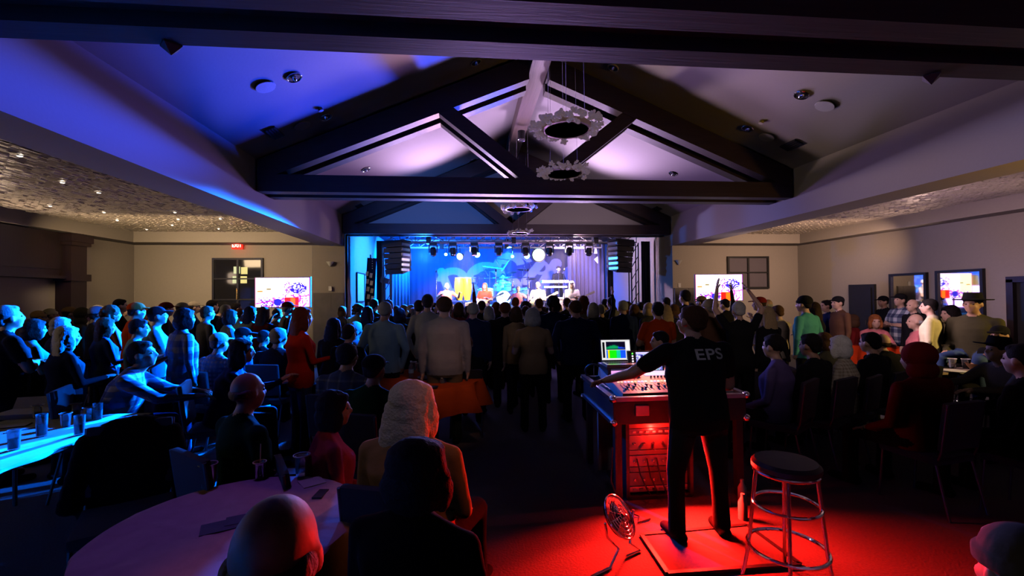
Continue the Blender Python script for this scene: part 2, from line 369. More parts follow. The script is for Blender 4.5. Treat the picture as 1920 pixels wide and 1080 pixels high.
# ------------------------------------------------------------------ timber trusses
def truss(Yf, label, tb=None):
    """two-ply timber truss whose front face is at Yf"""
    root = thing('timber_truss', label, 'roof truss', (XM, Yf, BZ+.31), 0, 'timber trusses across the hall')
    hw = (XR-XL)/2-.03
    zb = 0; CH = .27; slope = (AZ-.05-EZ)/((XR-XL)/2)
    zt = EZ-.02-(BZ+.31)            # rafter top at tip, relative
    D = .40
    def ply(name, poly, y0, y1, m=M['timber']): return MB().prism(poly, y0, y1).build(name, m, root)
    for k, (y0, y1) in enumerate(((0, .2), (.42, .62))):
        ply('bottom_chord', [(-hw, zb), (hw, zb), (hw, zb+CH), (-hw, zb+CH)], y0, y1)
        for sgn in (-1, 1):
            ply('rafter', [(sgn*hw, zb+CH), (sgn*hw, zt), (.17, zt+slope*(hw-.17)), (.17, zt+slope*(hw-.17)-D), (sgn*(hw-.28), zb+CH)] if sgn > 0 else
                [(-hw, zt), (-hw, zb+CH), (-hw+.28, zb+CH), (-.17, zt+slope*(hw-.17)-D), (-.17, zt+slope*(hw-.17))], y0, y1)
            xr = 1.62*sgn; zr = zt+slope*(hw-abs(xr))-D*.7
            MB().bar((xr, (y0+y1)/2, zr), (sgn*.06, (y0+y1)/2, zb+CH*.8), y1-y0-.02, .23, up=(0, 1, 0)) .build('strut', M['timber'], root) if False else \
                MB().prism(strut_poly((xr, zr), (sgn*.05, zb+CH*.7), .23), y0+.012, y1-.012).build('strut', M['timber'], root)
    MB().prism([(-hw+.02, zb+.10), (hw-.02, zb+.10), (hw-.02, zb+CH-.03), (-hw+.02, zb+CH-.03)], .2, .42).build('filler', M['timber'], root)
    for sgn in (-1, 1):
        p = [(sgn*(hw-.05), zt-.1), (sgn*.17, zt+slope*hw-.18), (sgn*.17, zt+slope*hw-D+.06), (sgn*(hw-.05), zt-D+.16)]
        if sgn < 0: p = p[::-1]
        MB().prism(p, .2, .42).build('filler', M['timber'], root)
    return root
def strut_poly(a, b, w):
    a, b = Vector((a[0], 0, a[1])), Vector((b[0], 0, b[1])); d = (b-a).normalized(); n = Vector((d.z, 0, -d.x))*w/2
    return [((a+n).x, (a+n).z), ((b+n).x, (b+n).z), ((b-n).x, (b-n).z), ((a-n).x, (a-n).z)]
t1 = truss(2.47, 'dark timber roof truss overhead, nearest, only its bottom chord crossing the top edge')
t2 = truss(7.28, 'large dark timber roof truss in the middle of the hall with open V braces')
t3 = truss(12.05, 'smaller looking dark timber truss right above the stage opening')
for s in (-1, 1):   # steel bracket hanging under the near truss
    br = tag(MB().lathe([(.0, -.07), (.07, -.01), (.07, 0)], (0, 0, 0), 4).build('truss_bracket', M['timber']),
        'small pointed dark bracket under the near truss at its %s end' % ('left' if s < 0 else 'right'), 'bracket')
    br.location = (atz(321 if s < 0 else 1746, 84 if s < 0 else 142, BZ+.31)).to_tuple()[:2]+(BZ+.31,)
rb = tag(MB().box((0, 0, 0), (.30, 11.3, .3)).build('ridge_beam', M['timber_y']), 'long weathered ridge beam running toward the stage under the vault peak', 'beam')
rb.location = (XM, 6.3, AZ-.24)
# vault fittings -----------------------------------------------------------
def on_vault(px, py, off=.012):
    d = ray(px, py)
    for sg in (-1, 1):
        a = Vector((XL if sg < 0 else XR, 0, EZ)); sl = (AZ-EZ)/((XR-XL)/2)
        n = Vector((-sg*-1*sl, 0, 1)) if False else Vector((sg*sl, 0, 1)).normalized()
        # plane through (XM, AZ) with normal (sg*sl,0,1)
        p0 = Vector((XM, 0, AZ)); t = (p0-CAM).dot(n)/d.dot(n)
        if t > 0:
            P = CAM+d*t
            if (P.x-XM)*sg > -.01 and P.y < 12.7: return P-n*off, -n
    return None, None
def disc(name, px, py, r, m, label, cat, group=None, thick=.012):
    P, n = on_vault(px, py)
    if P is None: return
    o = MB().lathe([(r*.96, -.01), (r, 0), (r*.96, thick), (0.0, thick+.002)], (0, 0, 0), 20, axis=n).build(name, m)
    o.location = P; return tag(o, label, cat, group)
def canlight(px, py, label, bright=0):
    P, n = on_vault(px, py)
    if P is None: return
    root = thing('recessed_light', label, 'ceiling light', P)
    MB().ring((0, 0, 0), .085, .012, 24, 6, axis=n).build('trim_ring', M['chrome'] if not bright else M['white'], root, True)
    MB().lathe([(.075, .004), (.06, -.0), (.0, -.001)], (0, 0, 0), 16, axis=n).build('reflector', M['black'], root)
    MB().ell(n*.012, (.03, .05, .03), n=10, m=6).build('lamp', M['chrome'], root, True)
for px, py, lb in ((892, 116, 'round recessed light nearest the ridge on the left slope'), (551, 144, 'round recessed light on the blue left slope beside the large pale grille'),
    (610, 218, 'small recessed light above the dark vent on the left slope'), (1150, 126, 'white ringed recessed light near the ridge on the right slope'),
    (1503, 177, 'recessed light on the right slope beside the larger pale grille'), (1402, 240, 'recessed light on the right slope beside the smaller pale grille'),
    (886, 300, 'tiny recessed light seen in the left upper opening of the middle truss'), (686, 317, 'tiny recessed light seen in the lower left opening of the middle truss'),
    (1262, 325, 'tiny recessed light seen in the lower right opening of the middle truss')):
    canlight(px, py, lb, px in (1150, 892))
for px, py, r, lb in ((497, 161, .12, 'large pale round speaker grille on the blue left slope'), (566, 234, .12, 'pale round speaker grille lower on the left slope'),
    (1547, 197, .12, 'large pale round speaker grille on the right slope'), (1438, 256, .12, 'pale round speaker grille lower on the right slope'), ):
    disc('ceiling_speaker', px, py, r, M['grill'], lb, 'ceiling speaker')
for px, py, lb in ((600, 203, 'tiny pale smoke detector on the left slope'), (1428, 227, 'tiny pale smoke detector on the right slope')):
    disc('smoke_detector', px, py, .035, M['white'], lb, 'smoke detector', thick=.03)
for px, py, lb in ((514, 248, 'dark air vent on the blue left slope'), (1484, 271, 'dark air vent on the grey right slope'), (674, 386, 'small dark vent left of the far truss'), (1232, 391, 'small dark vent right of the far truss')):
    P, n = on_vault(px, py)
    if P is None: continue
    root = thing('air_vent', lb, 'vent', P); rot = Vector((0, 0, 1)).rotation_difference(n).to_matrix()
    MB().box((0, 0, 0), (.16, .34, .02), rot).build('frame', M['black'], root)
    for k in range(4): MB().box(rot @ Vector((-.06+.04*k, 0, .014)), (.014, .32, .012), rot).build('slat', M['black'], root)
# star lights in the left mosaic ceiling
for i, (px, py, w) in enumerate(((37, 292, 'nearest the left edge'), (117, 342, 'second from the left edge'), (185, 361, 'third along the beam'), (94, 386, 'next to the left soffit, foremost'),
    (195, 398, 'middle of the left ceiling'), (220, 413, 'just behind the middle one'), (328, 398, 'close to the beam, right half'), (334, 411, 'right half, middle of three'), (323, 422, 'right half, nearest the back wall'),
    (275, 430, 'beside the back left corner'), (413, 410, 'farthest right, beside the beam'), (410, 429, 'far right, by the back soffit'))):
    P = atz(px, py, CZ-.025); P.y = min(P.y, YB-.75)
    root = thing('pin_light', 'small bright star light in the left mosaic ceiling, '+w, 'ceiling light', P)
    MB().ring((0, 0, 0), .028, .006, 16, 6).build('trim_ring', M['white'], root, True)
    MB().ell((0, 0, -.002), (.02+.006*(i < 3), .02+.006*(i < 3), .010), n=10, m=6).build('lamp', M['lampw'], root, True)
# ================================================================== WALL FITTINGS
def slab(p, q, axis, depth, name, m, parent=None, sgn=-1, origin=(0, 0, 0), bev=0):
    """box between two wall points p, q, thickness depth standing out of the wall"""
    o = Vector(origin); c = (p+q)/2-o; d = q-p
    if axis == 'Y': c.y += sgn*depth/2; dim = (abs(d.x), depth, abs(d.z))
    else: c.x += sgn*depth/2; dim = (depth, abs(d.y), abs(d.z))
    return MB().box(c, dim, bev=bev).build(name, m, parent)
def win(name, x0, y0, x1, y1, cols, rows, gm, fm=M['black'], Yw=YB):
    a, b = at(x0, y0, Yw), at(x1, y1, Yw); b.z = min(b.z, a.z-.1)
    w, h = b.x-a.x, a.z-b.z; c = Vector(((a.x+b.x)/2, Yw, (a.z+b.z)/2))
    root = structure(MB().box((0, -.01, 0), (w, .02, h)).build(name, M['black'])); root.location = c
    f = .05
    for sx in (-1, 1): MB().box((sx*(w/2-f/2), -.04, 0), (f, .06, h)).build('window_frame', fm, root)
    for sz in (-1, 1): MB().box((0, -.04, sz*(h/2-f/2)), (w-2*f, .058, f)).build('window_frame', fm, root)
    for i in range(1, cols): MB().box((-w/2+w*i/cols, -.04, 0), (f, .055, h-2*f)).build('mullion', fm, root)
    for j in range(1, rows): MB().box((0, -.04, -h/2+h*j/rows), (w-2*f, .05, f*.7)).build('mullion', fm, root)
    for i in range(cols):
        for j in range(rows):
            MB().box((-w/2+w*(i+.5)/cols, -.024, -h/2+h*(j+.5)/rows), (w/cols-f, .008, h/rows-f*.8)).build('pane', gm, root)
    return root
M['glow_g'] = mat('window_reflection_glow', (.6, .7, .5), emit=(.62, .78, .45), es=.55)  # glowing panes put in for a reflection in the window glass
M['glow_y'] = mat('window_reflection_glow_yellow', (.7, .7, .3), emit=(.75, .72, .30), es=.6)
w1 = win('window_1', 400, 484, 495, 600, 2, 3, M['glass'])
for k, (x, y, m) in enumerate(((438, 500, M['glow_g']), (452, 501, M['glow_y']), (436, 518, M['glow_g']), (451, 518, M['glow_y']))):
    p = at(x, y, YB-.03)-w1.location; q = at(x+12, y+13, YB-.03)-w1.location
    MB().box((p+q)/2, (q.x-p.x, .004, p.z-q.z)).build('reflection_patch', m, w1)
MB().tube([at(444, 541, YB-.09)-w1.location, at(444, 562, YB-.09)-w1.location], .018, 8).build('door_handle', mat('brass', (.8, .55, .15), .25, 1.), w1)
M['blind'] = mat('grey_window_shade', (.16, .14, .17), .6, scale=60)
win('window_2', 1362, 481, 1440, 541, 2, 2, M['blind'])
# exit sign
ex = thing('exit_sign', 'red glowing EXIT sign high on the back left wall', 'sign', at(445, 461, YB-.10))
MB().box((0, 0, 0), (.26, .05, .17), bev=.01).build('housing', mat('exit_red', (.5, .02, .01), emit=(1, .02, .01), es=1.6), ex)
def text_obj(txt, size, m, parent, loc, name='lettering', rot=(math.pi/2, 0, 0), ext=.002, label=None):
    cu = bpy.data.curves.new('t', 'FONT'); cu.body = txt; cu.size = size; cu.align_x = 'CENTER'; cu.align_y = 'CENTER'; cu.extrude = ext; cu.offset = size*.02
    to = bpy.data.objects.new('t', cu); COL.objects.link(to); dg = bpy.context.evaluated_depsgraph_get()
    me = bpy.data.meshes.new_from_object(to.evaluated_get(dg)); bpy.data.objects.remove(to); me.materials.clear(); me.materials.append(m)
    o = bpy.data.objects.new(name, me); COL.objects.link(o); o.parent = parent; o.location = loc; o.rotation_euler = rot
    if label: o['label'] = label
    return o
text_obj('EXIT', .115, mat('exit_letters', (1, .5, .4), emit=(1, .55, .45), es=4), ex, (0, -.03, 0), label='glowing EXIT letters')
MB().box((0, .04, .0), (.05, .05, .05)).build('bracket', M['black'], ex)
point('exit_glow', at(445, 461, YB-.25), (1, .05, .03), .6, .05)
# sconces, thermostat plates
for px, py, lb in ((619, 493, 'small pale wall sconce on the left return wall'), (1272, 490, 'small pale wall sconce on the right back wall')):
    P = at(px, py, 12.16 if px < 900 else YB-.03)
    s = thing('wall_sconce', lb, 'wall lamp', P)
    MB().lathe([(.015, -.10), (.05, -.04), (.10, .03), (.09, .035)], (0, -.02, 0), 16).build('shade', M['white'], s, True); MB().box((0, .02, -.02), (.05, .05, .06)).build('mount', M['white'], s)
for px, py, lb in ((619, 541, 'white switch plate above the left stone wainscot'), (1274, 535, 'white switch plate above the right stone wainscot')):
    P = at(px, py, 12.16 if px < 900 else YB-.01); s = tag(MB().box((0, 0, 0), (.08, .02, .12), bev=.005).build('switch_plate', M['white']), lb, 'switch'); s.location = P
# framed white notice + banner on the stage left wall
P = atx(672, 538, XL+.012); a = atx(668, 511, XL+.012); b = atx(682, 565, XL+.012)
nb = thing('notice_board', 'white framed notice on the blue lit wall left of the stage', 'notice board', ((a.x+b.x)/2, (a.y+b.y)/2, (a.z+b.z)/2))
MB().box((0.01, 0, 0), (.02, abs(b.y-a.y), a.z-b.z)).build('panel', M['white'], nb)
for s in (-1, 1): MB().box((.025, s*abs(b.y-a.y)/2, 0), (.03, .03, a.z-b.z)).build('frame', M['black'], nb); MB().box((.025, 0, s*(a.z-b.z)/2), (.03, abs(b.y-a.y)+.03, .03)).build('frame', M['black'], nb)
# bright washer lamp on that wall
wl = thing('wall_washer', 'small downlight over the bright blue patch left of the stage', 'wall lamp', atx(671, 434, XL+.26))
MB().lathe([(.05, 0), (.055, .13), (.0, .14)], (0, 0, 0), 14).build('housing', M['black'], wl, True)
spot('wall_washer_light', atx(671, 437, XL+.24), atx(671, 437, XL+.24)+Vector((-.22, 0, -1)), (.25, .75, 1.0), 900, 50, .6, .03)
# left built-in cabinet with column ----------------------------------------
XF = XLW+.35
cab = thing('built_in_cabinet', 'tall dark espresso wood wall unit with a column at far left', 'cabinet', (XLW, 6.5, 0))
O = cab.location
def cabbox(px0, py0, px1, py1, X, dep, name, m, bev=0):
    p, q = atx(px0, py0, X), atx(px1, py1, X); y0, y1 = sorted((p.y, q.y)); z0, z1 = sorted((p.z, q.z))
    return MB().box(Vector((X-dep/2, (y0+y1)/2, (z0+z1)/2))-O, (dep, y1-y0, z1-z0), bev=bev).build(name, m, cab)
yc = atx(120, 500, XF).y; ye = atx(158, 500, XF+.08).y; yn = 3.0
MB().box((.30, (yc+ye)/2-O.y, 1.56), (.36, ye-yc, 3.12)).build('column', M['brown'], cab)
MB().box((.32, (yc+ye)/2-O.y, 3.02), (.46, ye-yc+.16, .14)).build('cornice', M['brown'], cab)
MB().box((.32, (yc+ye)/2-O.y, 2.92), (.42, ye-yc+.09, .08)).build('cornice', M['brown'], cab)
zb_ = atx(120, 520, XF).z
MB().box((.32, (yc+ye)/2-O.y, zb_), (.42, ye-yc+.10, .14)).build('band', M['brown'], cab)
MB().box((.18, (yn+yc)/2-O.y, (3.12+zb_)/2), (.26, yc-yn, 3.12-zb_)).build('upper_panel', M['brown'], cab)
MB().box((.26, (yn+yc)/2-O.y, zb_), (.36, yc-yn, .06)).build('shelf', M['brown'], cab)
MB().box((.12, (yn+yc)/2-O.y, zb_/2), (.14, yc-yn, zb_)).build('lower_panel', M['wall'], cab)
for k in range(4):
    yy = yn+(yc-yn)*(k+.5)/4
    MB().box((.315, yy-O.y, (3.0+zb_)/2+.05), (.03, (yc-yn)/4-.12, (3.0-zb_)*.72)).build('raised_panel', M['brown'], cab)
    MB().box((.22, yn+(yc-yn)*k/4-O.y+.03, zb_/2), (.10, .07, zb_)).build('stile', M['brown'], cab)
# service hatch with tube lamp on the back left wall
a, b = at(156, 543, YB), at(229, 582, YB)
sh = thing('service_hatch', 'black service hatch with a glowing tube lamp at back left', 'hatch', ((a.x+b.x)/2, YB, (a.z+b.z)/2))
MB().box((0, -.05, 0), (b.x-a.x, .1, a.z-b.z)).build('recess', M['black'], sh)
for s in (-1, 1): MB().box((s*(b.x-a.x)/2, -.08, 0), (.05, .14, a.z-b.z)).build('frame', M['black'], sh)
MB().box((0, -.08, (a.z-b.z)/2), (b.x-a.x, .14, .05)).build('frame', M['black'], sh)
MB().tube([(-.48, -.13, .20), (.36, -.13, .20)], .026, 8).build('tube_lamp', mat('tube_glow', (1, 1, .8), emit=(1, .88, .58), es=7), sh)
# right wall: door, mirrors, doorway ---------------------------------------
def wallrect(x0, ytop0, x1, ybot, X=XRW):
    a = atx(x0, ytop0, X); b = atx(x1, ytop0, X); return a.y, b.y, a.z, atx(x0, ybot, X).z
ya, yb, zt, _ = wallrect(1595, 534, 1643, 600)
d1 = structure(MB().box((XRW-.03, (ya+yb)/2, zt/2), (.06, abs(ya-yb), zt)).build('door_1', M['black']))
MB().box((XRW-.075, (ya+yb)/2, zt/2-.02), (.03, abs(ya-yb)-.12, zt-.12)).build('door_leaf', M['black'], d1)
MB().tube([(XRW-.13, yb+.15, 1.0), (XRW-.13, yb+.15, 1.12)], .012, 8).build('door_handle', M['chrome'], d1)
ya, yb, zt, _ = wallrect(1903, 524, 1990, 600)
d2 = structure(MB().box((XRW-.02, (ya+yb)/2, zt/2), (.04, abs(ya-yb), zt)).build('door_2', M['black']))
for y in (ya, yb): MB().box((XRW-.07, y, zt/2), (.10, .10, zt)).build('door_frame', M['brown'], d2)
MB().box((XRW-.07, (ya+yb)/2, zt), (.10, abs(ya-yb)+.1, .10)).build('door_frame', M['brown'], d2)
def mirror(x0, x1, ytop, ybot, lb):
    ya, yb, zt, zb = wallrect(x0, ytop, x1, ybot); f = .05; h = zt-zb; w = abs(ya-yb)
    r = thing('wall_mirror', lb, 'mirror', (XRW-.001, (ya+yb)/2, (zt+zb)/2), 0, 'black framed mirrors on the right wall')
    MB().box((-.02, 0, 0), (.03, w-.02, h-.02)).build('glass', M['mirror'], r)
    for s in (-1, 1): MB().box((-.035, s*(w/2-f/2), 0), (.07, f, h)).build('frame', M['black'], r); MB().box((-.035, 0, s*(h/2-f/2)), (.07, w-2*f, f)).build('frame', M['black'], r)
mirror(1671, 1741, 514, 610, 'black framed wall mirror, left of two')
mirror(1758, 1848, 508, 605, 'black framed wall mirror, right of two, beside the dark doorway')

# ------------------------------------------------------------------ screens
def tv_picture():
    h, w = 108, 192; A = np.ones((h, w, 3), np.float32)
    yy, xx = np.mgrid[0:h, 0:w]
    A[:] = (1, .93, 1); A[:, :56] = (1.0, .97, .72)
    n = rng.rand(28, 48); n = np.kron(n, np.ones((4, 4)))[:h, :w]; n2 = np.kron(rng.rand(14, 24), np.ones((8, 8)))[:h, :w]
    m = (n > .62) & (n2 > .35) & (xx > 70) & (yy > 60); A[m] = (.62, .18, .85)
    m = ((xx-150)**2/900+(yy-38)**2/420 < 1) & (n > .35); A[m] = (.16, .06, .75)
    m = ((xx-112)**2/140+(yy-36)**2/500 < 1) & (n > .6); A[m] = (.55, .25, .75)
    m = (yy > 78) & (xx > 16) & (xx < 100) & (n > .45); A[m] = (.35, .15, .8)
    m = (yy > 70) & (n > .8); A[m] = (1, .35, .7)
    A[np.abs(yy-(95-xx*.16)) < 1.5] = (.7, .1, .9)
    A[40:44, 40:55] = (.4, .3, .2); A[48:52, 8:26] = (.7, .35, .1)
    m = (xx > 102) & (xx < 152) & (yy > 72); A[m] = (1, .05, .01); m = (xx > 122) & (xx < 140) & (yy > 74); A[m] = (1, .40, .02)
    m = ((xx-78)**2/180+(yy-90)**2/160 < 1); A[m] = (.12, .10, .7)
    A[:3] = (.9, .8, 1); A[:, :2] = (1, .4, .6); A[:, -2:] = (.7, .2, 1)
    return A
TVM = img_mat('tv_picture', tv_picture(), 2.2)
def uvquad(w, h, y=0):
    me = bpy.data.meshes.new('screen'); me.from_pydata([(-w/2, y, -h/2), (w/2, y, -h/2), (w/2, y, h/2), (-w/2, y, h/2)], [], [(0, 1, 2, 3)])
    uv = me.uv_layers.new(); uv.data.foreach_set('uv', [0, 0, 1, 0, 1, 1, 0, 1]); return me
def tv(x0, y0, x1, y1, Y, lb):
    a, b = at(x0, y0, Y), at(x1, y1, Y); w, h = b.x-a.x, a.z-b.z; c = (a+b)/2
    r = thing('television', lb, 'television', (c.x, Y, 0), 0, 'televisions on stands')
    MB().box((0, .035, c.z), (w+.03, .05, h+.03), bev=.008).build('housing', M['black'], r)
    me = uvquad(w, h); me.materials.append(TVM); o = bpy.data.objects.new('screen', me); COL.objects.link(o); o.parent = r; o.location = (0, .006, c.z)
    for s in (-1, 1): MB().tube([(s*.18, .10, .05), (s*.18, .10, c.z)], .022, 8).build('pole', M['black'], r); MB().box((s*.18, .06, .03), (.06, .6, .05)).build('foot', M['black'], r)
    MB().box((0, .08, c.z), (.5, .04, .3)).build('bracket', M['black'], r)
tv(478, 521, 581, 575, 9.9, 'bright television showing the band left of the stage')
tv(1304, 515, 1393, 563, 10.6, 'bright television showing the band right of the stage')

# ------------------------------------------------------------------ chandeliers
M['crystal'] = mat('pearl_shell', (.92, .86, .90), .30, .0, var=.1, scale=60, bump=.2, trans=.55, emit=(.75, .55, .65), es=.12)  # faint emission added to the blossoms in place of light falling on them
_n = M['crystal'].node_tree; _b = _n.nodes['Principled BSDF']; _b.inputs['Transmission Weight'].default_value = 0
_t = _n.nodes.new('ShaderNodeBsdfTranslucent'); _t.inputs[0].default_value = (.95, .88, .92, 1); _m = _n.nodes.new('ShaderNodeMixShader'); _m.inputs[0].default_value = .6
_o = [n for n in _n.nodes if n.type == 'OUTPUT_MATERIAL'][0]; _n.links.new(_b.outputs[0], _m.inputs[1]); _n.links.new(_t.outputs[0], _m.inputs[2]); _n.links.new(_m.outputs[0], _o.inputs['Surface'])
M['gold'] = mat('pale_gold_metal', (.72, .58, .42), .3, .9)
petal = MB()
for k in range(5):
    a = 2*math.pi*k/5; d = Vector((math.cos(a), math.sin(a), .4)).normalized()
    petal.ell(d*.028, (.030, .016, .024), Vector((1, 0, 0)).rotation_difference(d).to_matrix(), 7, 5)
petal.ell((0, 0, 0), (.014, .014, .014), n=6, m=4)
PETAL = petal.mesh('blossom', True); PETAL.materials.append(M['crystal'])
def chandelier(px, py, Y, rad, n, lb):
    P = at(px, py, Y); r = thing('chandelier', lb, 'chandelier', P, 0, 'ring chandeliers with shell blossoms')
    ri = rad*.63
    MB().lathe([(ri, -.03), (ri+.035, -.03), (ri+.035, .03), (ri, .03), (ri, -.03)], (0, 0, 0), 48).build('ring', M['gold'], r)
    for i in range(n):
        a = 2*math.pi*i/n+random.uniform(-.05, .05); rr = random.choice([rad*.78, rad*.97, rad*.87])
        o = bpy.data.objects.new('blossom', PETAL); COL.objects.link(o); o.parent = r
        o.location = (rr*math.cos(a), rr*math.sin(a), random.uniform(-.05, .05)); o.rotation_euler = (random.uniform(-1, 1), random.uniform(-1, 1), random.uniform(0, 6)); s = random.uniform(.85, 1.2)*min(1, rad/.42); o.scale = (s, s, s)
    zc = AZ-.2-abs(P.x-XM)*.43
    for i in range(3):
        a = 2*math.pi*i/3+.3; MB().tube([(ri*math.cos(a), ri*math.sin(a), .02), (ri*.9*math.cos(a), ri*.9*math.sin(a), zc-P.z if Y < 12.6 else 4.0-P.z)], .0022, 5).build('cable', M['chrome'], r)
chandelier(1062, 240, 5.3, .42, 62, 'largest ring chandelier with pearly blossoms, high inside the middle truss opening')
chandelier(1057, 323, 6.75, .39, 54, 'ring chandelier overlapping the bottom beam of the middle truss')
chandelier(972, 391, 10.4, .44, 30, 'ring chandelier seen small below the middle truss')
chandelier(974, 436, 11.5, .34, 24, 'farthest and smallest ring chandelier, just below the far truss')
cl_ = thing('track_light', 'cylinder can light at the underside of the ridge beam', 'ceiling light', (XM, 9.8, AZ-.495))
MB().lathe([(.08, -.2), (.085, 0), (0, .001)], (0, 0, 0), 16).build('housing', M['black'], cl_); MB().ring((0, 0, -.2), .08, .01).build('trim_ring', M['chrome'], cl_)
# ================================================================== PEOPLE
def cap_prim(a, b, ra, rb, n=14, tagk=0, sx=1.0):
    a, b = Vector(a), Vector(b); d = b-a; L = max(d.length, 1e-4); d.normalize()
    x = d.orthogonal().normalized(); y = d.cross(x); vs = []; fs = []; rows = []
    for i in range(4): t = math.pi/2*(1-i/4.0) ; rows.append((-math.sin(t)*ra if i else -ra*.999, math.cos(t)*ra if i else ra*.05))
    rows += [(0, ra), (L*.5, (ra+rb)/2)]
    for i in range(4, -1, -1): t = math.pi/2*(1-i/4.0); rows.append((L+math.sin(t)*rb if i < 4 else L, max(math.cos(t)*rb, rb*.05)))
    for z, r in rows:
        for j in range(n):
            an = 2*math.pi*j/n; vs.append(a+d*z+(x*math.cos(an)+y*math.sin(an))*r)
    k = len(rows)
    for i in range(k-1):
        for j in range(n): fs.append((i*n+j, i*n+(j+1) % n, (i+1)*n+(j+1) % n, (i+1)*n+j))
    fs.append(tuple(range(n-1, -1, -1))); fs.append(tuple(range((k-1)*n, k*n)))
    def fn(Q, a=np.array(a), b=np.array(b), ra=ra, rb=rb):
        ab = b-a; t = np.clip(((Q-a)@ab)/max(ab@ab, 1e-9), 0, 1); return np.linalg.norm(Q-a-t[:, None]*ab, axis=1)-(ra+(rb-ra)*t)
    return vs, fs, tagk, fn
def ell_prim(c, r, rot=None, tagk=0, n=18, m=12):
    mb = MB(); mb.ell(c, r, rot, n, m); M3 = np.array(rot if rot is not None else Matrix.Identity(3))
    def fn(Q, c=np.array(Vector(c)), r=np.array(r), M3=M3): return (np.linalg.norm(((Q-c)@M3)/r, axis=1)-1)*r.min()
    return mb.v, mb.f, tagk, fn
def loft_prim(rings, tagk=0, n=20, p=2.4):
    """rings: (centre, xdir, ydir, rx, ry) superellipse"""
    vs = []; fs = []
    for c, xd, yd, rx, ry in rings:
        for j in range(n):
            a = 2*math.pi*j/n; ca, sa = math.cos(a), math.sin(a)
            k = (abs(ca)**p+abs(sa)**p)**(-1/p)
            vs.append(c+xd*(ca*k*rx)+yd*(sa*k*ry))
    for i in range(len(rings)-1):
        for j in range(n): fs.append((i*n+j, i*n+(j+1) % n, (i+1)*n+(j+1) % n, (i+1)*n+j))
    fs.append(tuple(range(n-1, -1, -1))); fs.append(tuple(range((len(rings)-1)*n, len(rings)*n)))
    def fn(Q):
        out = np.full(len(Q), 9.0)
        for (c0, xd, yd, rx0, ry0), (c1, _x, _y, rx1, ry1) in zip(rings[:-1], rings[1:]):
            a = np.array(c0); ab = np.array(c1)-a; t = np.clip(((Q-a)@ab)/max(ab@ab, 1e-9), 0, 1); d = Q-a-t[:, None]*ab
            rx = rx0+(rx1-rx0)*t; ry = ry0+(ry1-ry0)*t; u = d@np.array(xd); v = d@np.array(yd); w = d@np.array(Vector(xd).cross(Vector(yd)))
            e = (np.sqrt((u/rx)**2+(v/ry)**2)-1)*np.minimum(rx, ry); out = np.minimum(out, np.maximum(e, np.abs(w)*1.0-.0) if False else np.where(np.abs(w) > .002, np.hypot(np.maximum(e, 0), w), e))
        return out
    return vs, fs, tagk, fn
def remesh(prims, name, voxel, smooth=3, extra=None, noise=0, hem=None):
    V = []; F = []; tg = []
    for vs, fs, k, _f in prims:
        o = len(V); V += [tuple(v) for v in vs]; F += [tuple(i+o for i in f) for f in fs]; tg += [k]*len(vs)
    me = bpy.data.meshes.new('tmp'); me.from_pydata(V, [], F)
    bm = bmesh.new(); bm.from_mesh(me); bmesh.ops.recalc_face_normals(bm, faces=bm.faces); bm.to_mesh(me); bm.free()
    o = bpy.data.objects.new('tmp', me); COL.objects.link(o)
    r = o.modifiers.new('r', 'REMESH'); r.mode = 'VOXEL'; r.voxel_size = voxel; r.adaptivity = 0
    if smooth:
        s = o.modifiers.new('s', 'SMOOTH'); s.factor = .5; s.iterations = smooth
    if noise:
        t = bpy.data.textures.new('tn', 'CLOUDS'); t.noise_scale = .03
        d = o.modifiers.new('d', 'DISPLACE'); d.texture = t; d.strength = noise; d.texture_coords = 'LOCAL'
    dg = bpy.context.evaluated_depsgraph_get(); out = bpy.data.meshes.new_from_object(o.evaluated_get(dg)); out.name = name
    bpy.data.objects.remove(o); bpy.data.meshes.remove(me)
    Q = np.array([p.center[:] for p in out.polygons]); best = np.full(len(Q), 1e9); mi = np.zeros(len(Q), int)
    for vs, fs, k, f_ in prims:
        d_ = f_(Q); m_ = d_ < best; best[m_] = d_[m_]; mi[m_] = k
    mi = [int(q) for q in mi]
    if 20 in mi:
        for i, p in enumerate(out.polygons):
            if mi[i] == 20: mi[i] = 1 if (hem is not None and p.center.z < hem) else 0
            elif mi[i] == 1 and hem is not None and p.center.z > hem: mi[i] = 0
    ev = [v.co.copy() for v in out.vertices]; ef = [tuple(p.vertices) for p in out.polygons]
    if extra:
        for vs, fs, k, *_ in extra:
            oo = len(ev); ev += [Vector(v) for v in vs]; ef += [tuple(i+oo for i in f) for f in fs]; mi += [k]*len(fs)
        out.clear_geometry(); out.from_pydata(ev, [], ef)
    out.materials.clear()
    out.polygons.foreach_set('use_smooth', [True]*len(out.polygons))
    if mi is not None:
        for k in range(max(mi)+1): out.materials.append(None)
        out.polygons.foreach_set('material_index', mi)
    out.update(); return out

